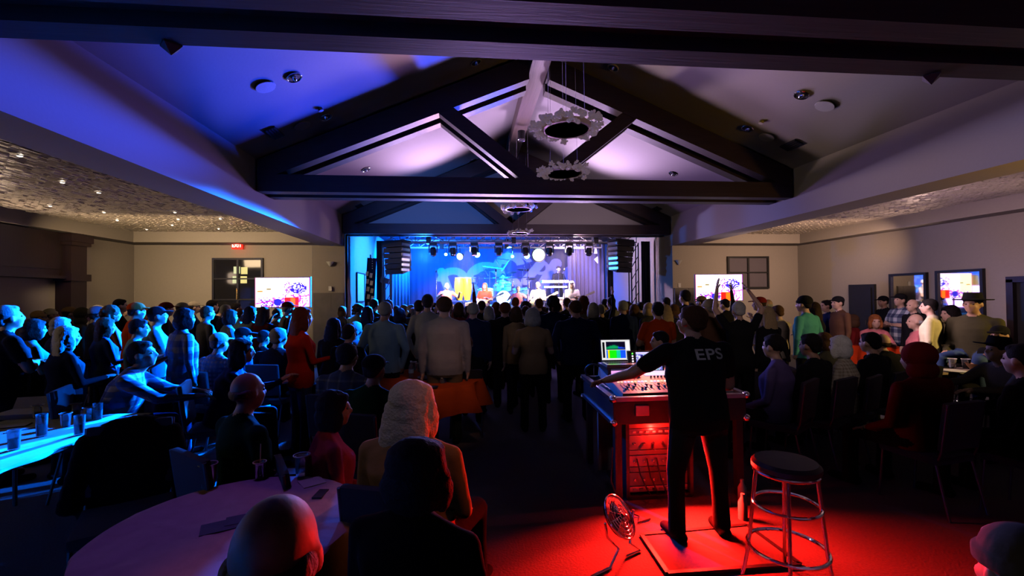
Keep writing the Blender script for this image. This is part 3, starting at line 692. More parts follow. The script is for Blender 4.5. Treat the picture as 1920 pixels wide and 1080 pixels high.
SH, TR, SK, SHOE, DARKM = 0, 1, 2, 3, 4
def D(x, y, z): return Vector((x, y, z)).normalized()
class Body: pass
def make_body(name, seated=False, lean=0, side=0, arms=None, legs=None, head=(0, 0), female=False, short=False, fat=1.12, voxel=.014, skirt=False, fingers=True, curl=.5, skinleg=False):
    """arms: ((upper dir, fore dir) left, right) ; person faces +Y ; x>0 is the person's right"""
    P = []; E = []
    hipz = .53 if seated else .94
    pel = Vector((0, 0, hipz)); ax = Matrix.Rotation(-R(lean), 3, 'X') @ (Matrix.Rotation(R(side), 3, 'Y') @ Vector((0, 0, 1)))
    xd = Vector((1, 0, 0)); xd = (xd-ax*xd.dot(ax)).normalized(); yd = ax.cross(xd)
    sw = (.165 if female else .185)
    hw_ = (.165 if female else .155)*fat; wa = (.130 if female else .148)*fat
    up = lambda h, y=0: pel+ax*h+yd*y
    rings = [(pel-ax*.13 if not seated else pel-ax*.06, xd, yd, hw_*.93, .105*fat), (up(-.05), xd, yd, hw_, .122*fat), (up(.06), xd, yd, hw_*.98, .122*fat), (up(.16, .01), xd, yd, wa, .112*fat),
             (up(.27, .012), xd, yd, wa*1.08, .118*fat+(.015 if female else 0)), (up(.36, .005), xd, yd, .165*(fat*.4+.6), .120*fat+(.02 if female else 0)), (up(.44, -.01), xd, yd, .165*(fat*.3+.7), .098), (up(.495, -.015), xd, yd, .115, .075), (up(.53, -.015), xd, yd, .07, .06)]
    P.append(loft_prim(rings, 20))
    if not seated: P.append(loft_prim([(up(-.16), xd, yd, hw_*.80, .09*fat), (up(-.06), xd, yd, hw_*.92, .11*fat)], TR))
    neck0 = up(.48, -.012); neck1 = up(.572, .012)
    P.append(cap_prim(neck0, neck1, .056 if not female else .048, .052 if not female else .044, tagk=SK))
    # head frame
    hy, hp = head
    hr = Matrix.Rotation(R(hy), 3, 'Z') @ Matrix.Rotation(-R(hp), 3, 'X')
    hc = neck1+hr @ Vector((0, .022, .095))
    H = lambda x, y, z: hc+hr @ Vector((x, y, z))
    P.append(ell_prim(H(0, -.012, .025), (.076, .094, .096), hr, SK))
    P.append(ell_prim(H(0, .022, -.035), (.060, .070, .080), hr, SK))
    P.append(ell_prim(H(0, .052, -.088), (.030, .030, .022), hr, SK))   # chin
    P.append(ell_prim(H(0, .070, .030), (.052, .022, .016), hr, SK))    # brow
    P.append(ell_prim(H(0, .098, -.018), (.014, .020, .020), hr, SK))    # nose
    P.append(ell_prim(H(0, .092, .004), (.010, .012, .022), hr, SK))
    P.append(ell_prim(H(0, .082, -.058), (.024, .012, .012), hr, SK))    # lips
    for s in (-1, 1):
        P.append(ell_prim(H(s*.036, .066, -.030), (.020, .020, .022), hr, SK))
        P.append(ell_prim(H(s*.080, -.008, -.008), (.010, .020, .034), hr, SK))
        E.append(ell_prim(H(s*.030, .076, .006), (.011, .009, .008), hr, DARKM, 8, 6))
    hm = hr.to_4x4(); hm.translation = hc
    # arms
    ad, af = (.29, .255)
    arms = arms or ((D(-.12, .02, -1), D(-.02, .22, -1)), (D(.12, .02, -1), D(.02, .22, -1)))
    hands = []
    for s, (ud, fd) in zip((-1, 1), arms):
        S = up(.445, -.012)+xd*s*sw; el = S+ud*ad; wr = el+fd*af
        r0 = .056 if not female else .047
        P.append(cap_prim(S-ud*.0, el, r0*fat**.5, r0*.82, tagk=SK if short else SH))
        P.append(cap_prim(up(.43, -.01)+xd*s*.08, S, .068, r0*1.04, tagk=SH)); P.append(cap_prim(up(.51, -.02)+xd*s*.03, up(.452, -.015)+xd*s*.15, .045, .045, tagk=SH))
        if short:
            P.append(cap_prim(S, S+ud*.17, r0*1.22, r0*1.16, tagk=SH))
        P.append(cap_prim(el, wr, r0*.78, r0*.55, tagk=SK if short else SH))
        # hand
        sd = fd.cross(Vector((0, 0, 1)))
        if sd.length < .2: sd = Vector((0, 1, 0))
        sd = (sd-fd*sd.dot(fd)).normalized(); pn = fd.cross(sd).normalized()
        pc = wr+fd*.055
        rot = Matrix((sd, pn, fd)).transposed()
        P.append(ell_prim(pc, (.040, .017, .052), rot, SK)); P.append(cap_prim(wr, pc, .026, .022, tagk=SK))
        if fingers:
            cur = fd.copy(); bend = pn if pn.z < 0 else -pn
            for k in range(4):
                b = pc+fd*.035+sd*(-.028+.019*k); ln = (.070, .080, .076, .060)[k]; d = fd.copy(); a = b
                for q in range(3):
                    d2 = (d+bend*curl*.55).normalized(); c2 = a+d2*ln/3*1.1
                    mb = MB(); mb.tube([a, c2], [.0088-.001*q, .0078-.001*q], 6); E.append((mb.v, mb.f, SK)); a = c2; d = d2
            ts = -s if True else s
            a = pc-fd*.02-sd*.032; d = (fd*.6-sd*.8).normalized()
            for q in range(2):
                c2 = a+d*.034; mb = MB(); mb.tube([a, c2], [.011, .009], 6); E.append((mb.v, mb.f, SK)); a = c2; d = (d+fd*.6+bend*.3).normalized()
        hands.append(pc)
    # legs
    if legs is None:
        legs = ((D(-.16, 1, -.04), D(0, .04, -1)), (D(.16, 1, -.04), D(0, .04, -1))) if seated else ((D(-.06, .03, -1), D(-.01, -.04, -1)), (D(.06, .03, -1), D(.01, -.04, -1)))
    th, shn = (.42, .41)
    if seated: th = .44
    for s, (td, sd_) in zip((-1, 1), legs):
        hp_ = pel+xd*s*.085-Vector((0, 0, 0 if seated else .02)); kn = hp_+td*th; an = kn+sd_*shn
        if seated or True:
            an.z = max(an.z, .085)
        P.append(cap_prim(hp_, kn, .088*fat**.6, .060, tagk=TR)); P.append(cap_prim(kn, an, .058, .046, tagk=TR if not skinleg else SK))
        if not skinleg: P.append(cap_prim(kn.lerp(an, .5), an-Vector((0, 0, .01)), .052, .055, tagk=TR))
        fdv = Vector((sd_.x*.0+.12*s, 1, 0)).normalized()
        P.append(cap_prim(an-Vector((0, 0, .045))-fdv*.05, an-Vector((0, 0, .050))+fdv*.15, .040, .034, tagk=SHOE))
    if skirt: P.append(loft_prim([(pel+Vector((0, 0, -.40)), xd, yd, .24, .2), (pel, xd, yd, hw_, .125)], TR))
    b = Body(); b.mesh = remesh(P, name, voxel, 2, E, 0, None if seated else hipz-.115); b.head = hm; b.hands = hands; b.seated = seated
    b.top = hc.z+.125; b.headxy = Vector((hc.x, hc.y)); b.fat = fat
    zmin = min(v.co.z for v in b.mesh.vertices); b.zmin = zmin; return b

down = lambda s: (D(.13*s, .0, -1), D(.0, .2, -1))
fwdbend = lambda s: (D(.15*s, .25, -1), D(-.25*s, 1, .1))
B = {}
B['stand'] = make_body('person_stand', arms=(down(-1), down(1)), head=(4, -2))
B['stand_f'] = make_body('person_stand_f', female=True, arms=(down(-1), fwdbend(1)), head=(-5, 0))
B['pocket'] = make_body('person_pocket', arms=((D(-.35, -.12, -1), D(.35, .35, -1)), (D(.35, -.12, -1), D(-.35, .35, -1))), head=(6, 0), fat=1.2, fingers=False)
B['clap'] = make_body('person_clap', arms=((D(-.25, .2, -1), D(.45, 1, .45)), (D(.25, .2, -1), D(-.45, 1, .45))), head=(-3, 2), short=True)
B['clap_f'] = make_body('person_clap_f', female=True, short=True, arms=((D(-.25, .2, -1), D(.45, 1, .45)), (D(.25, .2, -1), D(-.45, 1, .45))), head=(3, 2))
B['crossed'] = make_body('person_crossed', arms=((D(-.3, .35, -1), D(1, .55, .15)), (D(.3, .35, -1), D(-1, .55, .15))), head=(0, -8), fat=1.25, short=True)
B['armup'] = make_body('person_armup', arms=(fwdbend(-1), (D(.35, .15, 1), D(-.05, .1, 1))), head=(0, 6), curl=.1)
B['armsup'] = make_body('person_armsup', female=True, short=True, arms=((D(-.45, .2, .8), D(.15, .1, 1)), (D(.45, .2, .8), D(-.5, .1, .8))), head=(0, 8), curl=.1)
B['phone'] = make_body('person_phone', arms=((D(-.3, .6, -.3), D(.3, .6, 1)), (D(.3, .6, -.3), D(-.3, .6, 1))), head=(0, 4))
B['sit'] = make_body('person_sit', seated=True, arms=((D(-.15, .12, -1), D(.25, 1, -.45)), (D(.15, .12, -1), D(-.25, 1, -.45))), head=(0, 0))
B['sit_f'] = make_body('person_sit_f', seated=True, female=True, arms=((D(-.15, .12, -1), D(.25, 1, -.45)), (D(.15, .12, -1), D(-.25, 1, -.45))), head=(-10, 0))
B['lean'] = make_body('person_lean', seated=True, lean=24, arms=((D(-.2, .9, -.6), D(.5, 1, -.1)), (D(.2, .9, -.6), D(-.1, 1, -.05))), head=(-8, -8), fat=1.2)
B['lean_f'] = make_body('person_lean_f', seated=True, female=True, lean=16, arms=((D(-.2, .8, -.7), D(.5, 1, .2)), (D(.2, .8, -.7), D(-.4, 1, .5))), head=(0, 0))

SKIN = mat('skin', (.55, .34, .25), .55, scale=40, var=.08); SKIN2 = mat('skin_tan', (.40, .22, .14), .55, scale=40, var=.08)
EYE = mat('eye', (.02, .015, .012), .2, bump=0)
def cloth(name, col, rough=.9): return mat(name, col, rough, scale=16, var=.12, bump=.45, spec=.05)
C = {}
for n_, c_ in dict(black=(.012, .012, .014), charcoal=(.035, .035, .04), grey=(.17, .16, .165), lightgrey=(.34, .33, .33), oatmeal=(.40, .34, .28), navy=(.012, .02, .075), denim=(.045, .08, .19),
        khaki=(.19, .13, .07), tan=(.42, .26, .13), red=(.55, .03, .012), orangered=(.62, .07, .012), pink=(.68, .20, .22), magenta=(.45, .05, .12), cream=(.62, .56, .38), teal=(.07, .32, .34), skyblue=(.22, .42, .55),
        green=(.010, .06, .045), olive=(.06, .055, .03), maroon=(.16, .012, .012), white=(.72, .72, .70), lavender=(.17, .12, .34), brown=(.10, .05, .03), paleblue=(.28, .40, .50)).items():
    C[n_] = cloth('cloth_'+n_, c_)
C['plaidblue'] = plaid('plaid_blue_white', (.02, .03, .08), (.10, .14, .22), (.60, .62, .66), 11)
C['plaidwhite'] = plaid('plaid_pale', (.03, .04, .10), (.16, .2, .26), (.55, .58, .62), 7)
C['plaiddark'] = plaid('plaid_dark_thin', (.012, .014, .014), (.10, .11, .10), (.30, .32, .25), 10, True)
C['check'] = plaid('checker_small', (.02, .03, .05), (.08, .10, .14), (.55, .58, .62), 20)
C['stripe'] = plaid('knit_stripe', (.34, .28, .20), (.50, .44, .34), (.60, .55, .45), 28)
HC = {k: mat('hair_'+k, c, .7, spec=.08, scale=90, var=.35, bump=.6) for k, c in dict(black=(.010, .008, .008), dark=(.028, .017, .012), brown=(.08, .04, .02), auburn=(.16, .05, .025), blonde=(.42, .30, .16), grey=(.40, .39, .39), white=(.80, .77, .76), ginger=(.30, .10, .03)).items()}
# hair and hats, in head space
def hair_mesh(kind):
    P = []
    if kind == 'short':
        P = [ell_prim((0, -.022, .040), (.086, .096, .094)), ell_prim((0, .035, .085), (.058, .045, .034)), ell_prim((0, -.07, -.02), (.066, .040, .050))]
    elif kind == 'crew':
        P = [ell_prim((0, -.018, .036), (.0825, .095, .092)), ell_prim((0, .035, .080), (.056, .042, .034)), ell_prim((0, -.066, -.015), (.062, .040, .045))]
    elif kind == 'fringe':   # balding, ring of hair
        P = [ell_prim((s*.058, -.03, -.002), (.028, .055, .034)) for s in (-1, 1)]+[ell_prim((0, -.078, -.004), (.062, .032, .040))]
    elif kind == 'bob':
        P = [ell_prim((0, -.022, .038), (.094, .104, .098)), ell_prim((0, -.050, -.045), (.102, .080, .10))]+[ell_prim((s*.082, .0, -.05), (.026, .052, .085)) for s in (-1, 1)]+[ell_prim((0, .045, .080), (.062, .045, .030))]
    elif kind == 'long':
        P = [ell_prim((0, -.022, .040), (.092, .103, .098)), ell_prim((0, .042, .082), (.060, .045, .030))]+[ell_prim((s*.080, -.01, -.06), (.026, .05, .11)) for s in (-1, 1)]
        P.append(loft_prim([(Vector((0, -.085, -.36)), Vector((1, 0, 0)), Vector((0, 1, 0)), .07, .022), (Vector((0, -.092, -.25)), Vector((1, 0, 0)), Vector((0, 1, 0)), .115, .034), (Vector((0, -.085, -.12)), Vector((1, 0, 0)), Vector((0, 1, 0)), .105, .048), (Vector((0, -.05, .02)), Vector((1, 0, 0)), Vector((0, 1, 0)), .092, .07)]))
    elif kind == 'curly':
        P = [ell_prim((0, -.025, .045), (.105, .112, .105))]
        for i in range(34):
            a = random.uniform(0, 6.28); z = random.uniform(-.09, .13); r = .1 if z < .08 else .05
            P.append(ell_prim((r*math.cos(a), -.03+r*math.sin(a) if math.sin(a) < .5 else -.02, z), (.03, .03, .03), n=8, m=6))
    elif kind == 'ponytail':
        P = [ell_prim((0, -.020, .038), (.086, .098, .094)), ell_prim((0, .040, .080), (.056, .042, .030)), cap_prim((0, -.105, .05), (0, -.15, -.12), .03, .018)]
    return remesh(P, 'hair_'+kind, .010, 3, noise=.012 if kind in ('long', 'bob', 'curly', 'ponytail') else .005)
HM = {k: hair_mesh(k) for k in ('short', 'crew', 'fringe', 'bob', 'long', 'curly', 'ponytail')}
def cap_mesh(kind):
    P = []
    if kind == 'cap':
        P = [ell_prim((0, -.012, .058), (.088, .106, .078)), loft_prim([(Vector((0, .05, .052)), Vector((1, 0, 0)), Vector((0, 0, 1)), .072, .010), (Vector((0, .12, .050)), Vector((1, 0, 0)), Vector((0, 0, 1)), .066, .009), (Vector((0, .172, .040)), Vector((1, 0, 0)), Vector((0, 0, 1)), .034, .008)])]
    elif kind == 'beanie':
        P = [ell_prim((0, -.022, .062), (.090, .104, .082)), loft_prim([(Vector((0, -.016, .022)), Vector((1, 0, 0)), Vector((0, 1, 0)), .092, .106), (Vector((0, -.016, .062)), Vector((1, 0, 0)), Vector((0, 1, 0)), .094, .108)])]
    elif kind == 'hat':
        P = [ell_prim((0, -.012, .075), (.088, .104, .078)), loft_prim([(Vector((0, -.01, .058)), Vector((1, 0, 0)), Vector((0, 1, 0)), .17, .20), (Vector((0, -.01, .072)), Vector((1, 0, 0)), Vector((0, 1, 0)), .165, .195)]), loft_prim([(Vector((0, -.012, .07)), Vector((1, 0, 0)), Vector((0, 1, 0)), .088, .104), (Vector((0, -.012, .16)), Vector((1, 0, 0)), Vector((0, 1, 0)), .072, .09)])]
    elif kind == 'hood':
        P = [ell_prim((0, -.03, .035), (.105, .112, .112)), ell_prim((0, -.05, -.09), (.105, .09, .09))]
    return remesh(P, 'hat_'+kind, .008, 2)
CM = {k: cap_mesh(k) for k in ('cap', 'beanie', 'hat', 'hood')}
GL = MB()
for s in (-1, 1): GL.ring((s*.032, .098, .006), .022, .0025, 16, 5, axis=(0, 1, 0)); GL.tube([(s*.054, .096, .01), (s*.084, .0, .006)], .0025, 5)
GL.tube([(-.010, .102, .01), (.010, .102, .01)], .0025, 5); GLM = GL.mesh('glasses')
def put(me, name, m, parent, mw):
    o = bpy.data.objects.new(name, me); COL.objects.link(o); o.parent = parent; o.matrix_local = mw
    if not me.materials: me.materials.append(None)
    o.material_slots[0].link = 'OBJECT'; o.material_slots[0].material = m; return o
STAGE = Vector((1.2, 17.0, 0))
ALLP = []; SPOTS = []
def foot(x, y, a, seated):
    pts = [(x, y)]
    if seated: pts.append((x-math.sin(a)*.36, y+math.cos(a)*.36))
    return pts
def clash(pts, seated):
    t = 0
    for q, r2 in SPOTS:
        for p in pts:
            for k in q:
                d = math.hypot(p[0]-k[0], p[1]-k[1]); m = .44
                if d < m: t += m-d
    return t
def person(label, loc=None, px=None, py=None, Y=None, body='stand', hair='short', hc='dark', shirt='black', tr='black', hat=None, hatc='black', skin=None, face=None, wide=1.0, sc=None, glasses=False, group=None, floor=0.0):
    b = B[body]
    if px is not None:
        Tt = at(px, py, Y)
        if body != 'engineer' and floor == 0.0 and Y > 1.5:
            best = None; b0 = b.top
            for k in range(-9, 16):
                Yk = Y*(1+.022*k); Tk = at(px, py, Yk); sk = (Tk.z-floor)/b0 if sc is None else sc
                if sc is None and not (.84 < sk < 1.13): continue
                if Tk.x < XLW+.3 or Tk.x > XRW-.3: continue
                if Tk.y > YB-.3 and not (XL+.3 < Tk.x < XR-.3): continue
                fk = math.radians(face) if face is not None else math.atan2(-(STAGE-Tk).x, (STAGE-Tk).y)
                cst = clash(foot(Tk.x, Tk.y, fk, b.seated), b.seated)*3+abs(k)*.012+abs(sk-1)*.3
                if best is None or cst < best[0]: best = (cst, Yk)
            if best: Y = best[1]; Tt = at(px, py, Y)
        extra = .03 if hat in ('cap', 'beanie') else (.06 if hat == 'hat' else 0)
        s = (Tt.z-floor)/(b.top+extra) if sc is None else sc
        if face is None:
            d = STAGE-Tt; face = math.degrees(math.atan2(-d.x, d.y))+random.uniform(-9, 9)
        a = R(face); c_, s_ = math.cos(a), math.sin(a)
        hx = s*wide*b.headxy.x; hy = s*b.headxy.y
        loc = Vector((Tt.x-(c_*hx-s_*hy), Tt.y-(s_*hx+c_*hy), floor))
    else:
        s = sc or 1; face = face or 0; a = R(face)
    loc = Vector((loc[0], loc[1], floor-b.zmin*s))
    root = thing('person', label, 'person', loc, a, group, (s*wide, s, s))
    o = bpy.data.objects.new('body', b.mesh); COL.objects.link(o); o.parent = root
    mats = [C[shirt], C[tr], skin or (SKIN if random.random() < .8 else SKIN2), C['black'], EYE]
    for i, sl in enumerate(o.material_slots): sl.link = 'OBJECT'; sl.material = mats[i]
    if hair and hat != 'hood': put(HM[hair], 'hair', HC[hc], root, b.head)
    if hat: put(CM[hat], {'cap': 'cap', 'beanie': 'beanie', 'hat': 'hat', 'hood': 'hood'}[hat], C[hatc], root, b.head)
    if glasses: put(GLM, 'glasses', M['black'], root, b.head)
    SPOTS.append((foot(loc.x, loc.y, a, b.seated), 0))
    ALLP.append((label, s, tuple(round(x, 2) for x in loc)))
    return root
# ------------------------------------------------------------------ the crowd
PEOPLE = [
# --- left, near and middle (blue light)
('man in black jacket standing at the left edge with arms folded', 18, 571, 4.9, dict(body='crossed', hair='short', hc='grey', shirt='black', wide=1.1)),
('woman with dark wavy hair in grey top right behind the folded-arm man at left', 66, 597, 5.3, dict(body='clap_f', hair='bob', hc='dark', shirt='grey')),
('older woman with long white hair and black top at front left', 128, 610, 4.9, dict(body='stand_f', hair='long', hc='white', shirt='black', wide=1.45, face=-35)),
('woman with grey bob half hidden between two women at left', 116, 594, 6.0, dict(body='stand_f', hair='bob', hc='grey', shirt='black')),
('man in large blue white plaid shirt leaning over the left middle table', 268, 635, 4.75, dict(body='lean', hair='short', hc='dark', shirt='plaidblue', tr='denim', face=-68, wide=1.05)),
('dark haired man in pale cyan t-shirt turned right behind the leaning plaid man', 262, 597, 5.6, dict(body='clap', hair='short', hc='black', shirt='skyblue', face=-50)),
('man in black cap and pale t-shirt standing sideways at left', 296, 570, 6.2, dict(body='crossed', hair='crew', hc='black', hat='cap', shirt='skyblue', face=-55)),
('big man in open pale plaid shirt standing with hand on hip', 348, 577, 5.6, dict(body='pocket', hair='bob', hc='black', shirt='plaidwhite', tr='denim', face=-38)),
('woman with long brown hair in blue shirt standing at left', 200, 595, 6.2, dict(body='stand_f', hair='long', hc='brown', shirt='denim')),
('seated man in white cap and small check shirt', 412, 617, 6.0, dict(body='sit', hair='crew', hc='grey', hat='cap', hatc='white', shirt='check', tr='black', wide=1.12)),
('woman with dark long hair raising a drink at the left middle table', 455, 632, 5.0, dict(body='lean_f', hair='long', hc='black', shirt='navy', face=-70)),
('blurred woman with auburn hair and bright red shirt walking between the tables', 568, 575, 5.2, dict(body='stand_f', hair='long', hc='auburn', shirt='red', tr='denim', face=-48, wide=1.08)),
('heavy seated man in dark jacket with pale shoulder stripes', 523, 612, 6.3, dict(body='sit', hair='short', hc='grey', shirt='charcoal', wide=1.25)),
('seated man in dark cap next to the man with striped shoulders', 495, 614, 6.6, dict(body='sit', hair='crew', hc='black', hat='cap', shirt='black')),
('seated person in dark cap behind the woman raising a drink', 457, 608, 6.5, dict(body='sit', hair='crew', hc='black', hat='cap', shirt='navy', face=-60)),
# left far row
('man in tan beret far left by the dark cabinet', 75, 580, 8.2, dict(hat='beanie', hatc='tan', shirt='olive')),
('man in cream cap far left beside the tan beret', 97, 576, 8.8, dict(hat='beanie', hatc='cream', shirt='black')),
('man with tan cap in front of the dark column', 132, 572, 8.8, dict(hat='cap', hatc='tan', shirt='black')),
('person with green hood near the lit shelf', 158, 577, 8.0, dict(hat='hood', hatc='olive', shirt='olive')),
('man in grey bucket hat and grey collar at left', 184, 571, 7.2, dict(hat='beanie', hatc='grey', shirt='charcoal')),
('curly brown haired person in pink shirt at left', 211, 573, 7.0, dict(body='stand_f', hair='curly', hc='brown', shirt='pink')),
('dark haired man in profile under the lit shelf', 227, 560, 9.0, dict(body='stand', hair='short', hc='black', shirt='black', face=-60)),
('man in orange cap and orange red shirt at left', 257, 563, 6.9, dict(body='pocket', hair='crew', hc='black', hat='cap', hatc='orangered', shirt='orangered', face=-50)),
('man in dark red cap behind the black cap man', 313, 563, 8.2, dict(hat='cap', hatc='maroon', shirt='charcoal', face=-50)),
('man in grey and white cap behind the pale plaid shirt', 343, 564, 9.0, dict(hat='cap', hatc='lightgrey', shirt='grey')),
('man in beige cap looking right, far left row', 365, 562, 9.6, dict(hat='cap', hatc='oatmeal', shirt='navy', face=-60)),
('man with short dark hair in blue grey t-shirt, arms down', 390, 573, 7.6, dict(body='stand', hair='short', hc='brown', shirt='grey', face=-40)),
('tall dark haired man in black beside the left black window', 399, 562, 9.4, dict(hair='short', hc='black', shirt='black')),
('man with grey crew cut in black shirt below the left window', 424, 570, 8.8, dict(hair='crew', hc='grey', shirt='black')),
('person with black hair just behind the grey crew cut', 412, 571, 10.2, dict(hair='short', hc='black', shirt='black')),
('woman in pale blue top with dark hair in left crowd', 433, 580, 7.4, dict(body='clap_f', hair='bob', hc='dark', shirt='paleblue', face=-45)),
('person with dark hair under the left window, farther row', 444, 568, 10.0, dict(hair='short', hc='black', shirt='charcoal')),
('ginger haired man facing right in left crowd', 453, 578, 7.9, dict(hair='short', hc='ginger', shirt='skyblue', face=-50)),
('woman with dark long hair and pale blouse left of the screen', 471, 574, 7.5, dict(body='stand_f', hair='long', hc='black', shirt='paleblue')),
('woman with long brown hair in front of the left screen', 496, 575, 7.4, dict(body='phone', hair='long', hc='brown', shirt='maroon')),
('dark haired person in front of the left screen, centre', 521, 578, 8.0, dict(hair='short', hc='brown', shirt='brown')),
('man in cap and pale shirt with dark suspenders before the left screen', 541, 562, 7.6, dict(body='stand', hair='crew', hc='grey', hat='cap', hatc='maroon', shirt='oatmeal', face=-55)),
('woman with long dark hair seated below the left screen', 627, 596, 5.8, dict(body='stand_f', hair='long', hc='black', shirt='black', face=-10)),
('child with dark hair low beside the long haired woman', 655, 607, 6.6, dict(body='stand', hair='short', hc='dark', shirt='black')),
('person with pale hood lit cyan beside the child', 668, 601, 7.0, dict(body='sit', hair='short', hc='grey', shirt='skyblue')),
('blond child in overalls by the stone wainscot', 643, 574, 10.6, dict(body='stand_f', hair='bob', hc='blonde', shirt='grey')),
('woman with curly hair filming near the left corner of the stage', 672, 570, 9.5, dict(body='phone', hair='curly', hc='brown', shirt='paleblue')),
('woman with dark hair edged cyan left of the big pale shirt', 690, 574, 8.0, dict(body='stand_f', hair='long', hc='black', shirt='charcoal')),
('tall dark haired person right below the hanging banner', 702, 560, 9.2, dict(hair='short', hc='dark', shirt='charcoal')),
('heavy man in pale blue long sleeve shirt, back to camera', 722, 564, 6.0, dict(body='pocket', hair='crew', hc='grey', shirt='paleblue', tr='black', wide=1.12, face=-14)),
('person with hair just behind the pale blue shirt', 728, 561, 7.4, dict(hair='short', hc='dark', shirt='black')),
('woman with dark hair and cyan rim between pale shirt and hoodie', 750, 577, 7.6, dict(body='stand_f', hair='bob', hc='black', shirt='black')),
('grey haired person left of the dark jacket', 772, 571, 8.8, dict(hair='bob', hc='grey', shirt='charcoal')),
('blond person with cyan lit hair near the left stage edge', 758, 571, 9.6, dict(hair='bob', hc='blonde', shirt='grey')),
('man in dark jacket turned left beside the grey hoodie', 786, 562, 7.6, dict(body='phone', hair='short', hc='dark', shirt='charcoal')),
('tall young man in grey hoodie, left of two hoodies', 802, 551, 6.9, dict(body='pocket', hair='short', hc='dark', shirt='lightgrey', tr='charcoal', face=-6)),
('big man in light grey hoodie and khaki trousers, right of two hoodies', 833, 554, 6.1, dict(body='stand', hair='crew', hc='brown', shirt='lightgrey', tr='khaki', wide=1.2, face=-2)),
('short dark haired person between the two hoodies', 815, 567, 8.4, dict(hair='short', hc='dark', shirt='black')),
('woman in red top raising her arm before the conga drums', 861, 567, 7.8, dict(body='armup', hair='bob', hc='brown', shirt='maroon')),
('man in dark navy jacket right of the raised arm', 887, 566, 6.8, dict(body='stand', hair='crew', hc='grey', shirt='navy', wide=1.15)),
('person with dark hair left below the bass drum', 903, 563, 9.0, dict(hair='short', hc='dark', shirt='black')),
('woman with grey bob below the bass drum', 917, 574, 7.4, dict(body='stand_f', hair='bob', hc='grey', shirt='navy')),
('person right below the bass drum, auburn hair', 930, 566, 8.6, dict(hair='bob', hc='auburn', shirt='black')),
('man with reddish hair and black jacket before the drum kit', 947, 565, 6.9, dict(body='stand', hair='crew', hc='auburn', shirt='black', wide=1.2)),
('woman with grey brown bob beside the reddish hair man', 968, 574, 6.8, dict(body='stand_f', hair='bob', hc='brown', shirt='tan')),
('small dark head in front of the drummer', 966, 557, 9.6, dict(hair='short', hc='auburn', shirt='black')),
('dark curly head below the seated singer', 985, 565, 8.4, dict(hair='curly', hc='dark', shirt='black')),
('woman with smooth grey blond hair and tan jacket, back to camera', 998, 577, 5.9, dict(body='clap_f', hair='bob', hc='grey', shirt='tan', wide=1.12, face=-4)),
('man with brown hair below the white shirted guitarist', 1010, 559, 8.6, dict(hair='short', hc='brown', shirt='black')),
('person with dark curly hair left of the guitar neck', 1036, 555, 7.4, dict(body='stand', hair='curly', hc='black', shirt='navy')),
('tiny dark head between the two guitarists', 1062, 558, 9.4, dict(hair='short', hc='dark', shirt='black')),
('big man in dark navy jacket centred before the right guitarist', 1078, 562, 6.3, dict(body='pocket', hair='crew', hc='brown', shirt='navy', wide=1.25, face=2)),
('woman with long auburn hair right of the navy jacket', 1093, 554, 7.8, dict(body='stand_f', hair='long', hc='auburn', shirt='grey')),
('woman with wide grey hair below the curtain', 1112, 567, 7.2, dict(body='stand_f', hair='bob', hc='grey', shirt='black')),
('person raising a phone with orange light', 1126, 570, 8.0, dict(body='armup', hair='short', hc='grey', shirt='black')),
('short dark haired person at the right end of the stage', 1133, 560, 9.8, dict(hair='short', hc='black', shirt='black')),
('person in pale top with dark hair at the right stage end', 1145, 556, 9.0, dict(hair='short', hc='black', shirt='grey')),
('man with grey cropped hair and blue collar right of the stage', 1167, 562, 7.6, dict(body='stand', hair='crew', hc='grey', shirt='navy', wide=1.1)),
('person with brown hair next to the cropped grey hair', 1176, 565, 9.2, dict(hair='short', hc='dark', shirt='black')),
('person with violet lit hair right of centre', 1188, 570, 8.4, dict(hair='bob', hc='brown', shirt='black')),
('small dark head in front of the right drape', 1200, 566, 9.6, dict(hair='short', hc='black', shirt='black')),
('blond person left of the red shirt', 1215, 567, 8.0, dict(body='stand_f', hair='bob', hc='blonde', shirt='charcoal')),
('dark haired person in bright red shirt left of the sound engineer', 1232, 565, 6.1, dict(body='crossed', hair='short', hc='black', shirt='orangered', tr='black', face=0)),
('blond woman behind the red shirt', 1247, 571, 7.0, dict(body='stand_f', hair='long', hc='blonde', shirt='black')),
('dark haired man by the right stone wainscot', 1248, 557, 9.6, dict(hair='short', hc='black', shirt='black', face=20)),
('tall dark haired man between wainscot and engineer', 1283, 543, 7.6, dict(body='stand', hair='short', hc='black', shirt='black')),
('person with brown hair left of the engineer head', 1262, 570, 7.4, dict(body='stand_f', hair='bob', hc='brown', shirt='black')),
('man in orange lit cap before the right screen', 1314, 552, 9.0, dict(hat='cap', hatc='khaki', shirt='charcoal')),
('person in white knit beanie before the right screen', 1329, 557, 5.9, dict(body='stand', hair='crew', hc='grey', hat='beanie', hatc='oatmeal', shirt='brown', wide=1.15)),
('dark head in front of the right screen, tall', 1358, 560, 8.8, dict(body='armup', hair='short', hc='black', shirt='black')),
('person in black vest with both arms raised before the right screen', 1384, 565, 5.6, dict(body='armsup', hair='short', hc='grey', shirt='black', face=-12)),
('man in dark cap and tan shirt facing left right of the screen', 1423, 553, 6.9, dict(body='stand', hair='crew', hc='dark', hat='cap', hatc='maroon', shirt='khaki', face=60)),
('bald man just behind the tan shirt', 1438, 560, 8.4, dict(hair='fringe', hc='grey', shirt='oatmeal')),
('blonde woman in black beside the tan shirt man', 1436, 574, 5.7, dict(body='stand_f', hair='long', hc='blonde', shirt='black', face=10)),
('person in cream shirt behind the blonde woman', 1457, 572, 6.8, dict(body='phone', hair='short', hc='brown', shirt='oatmeal')),
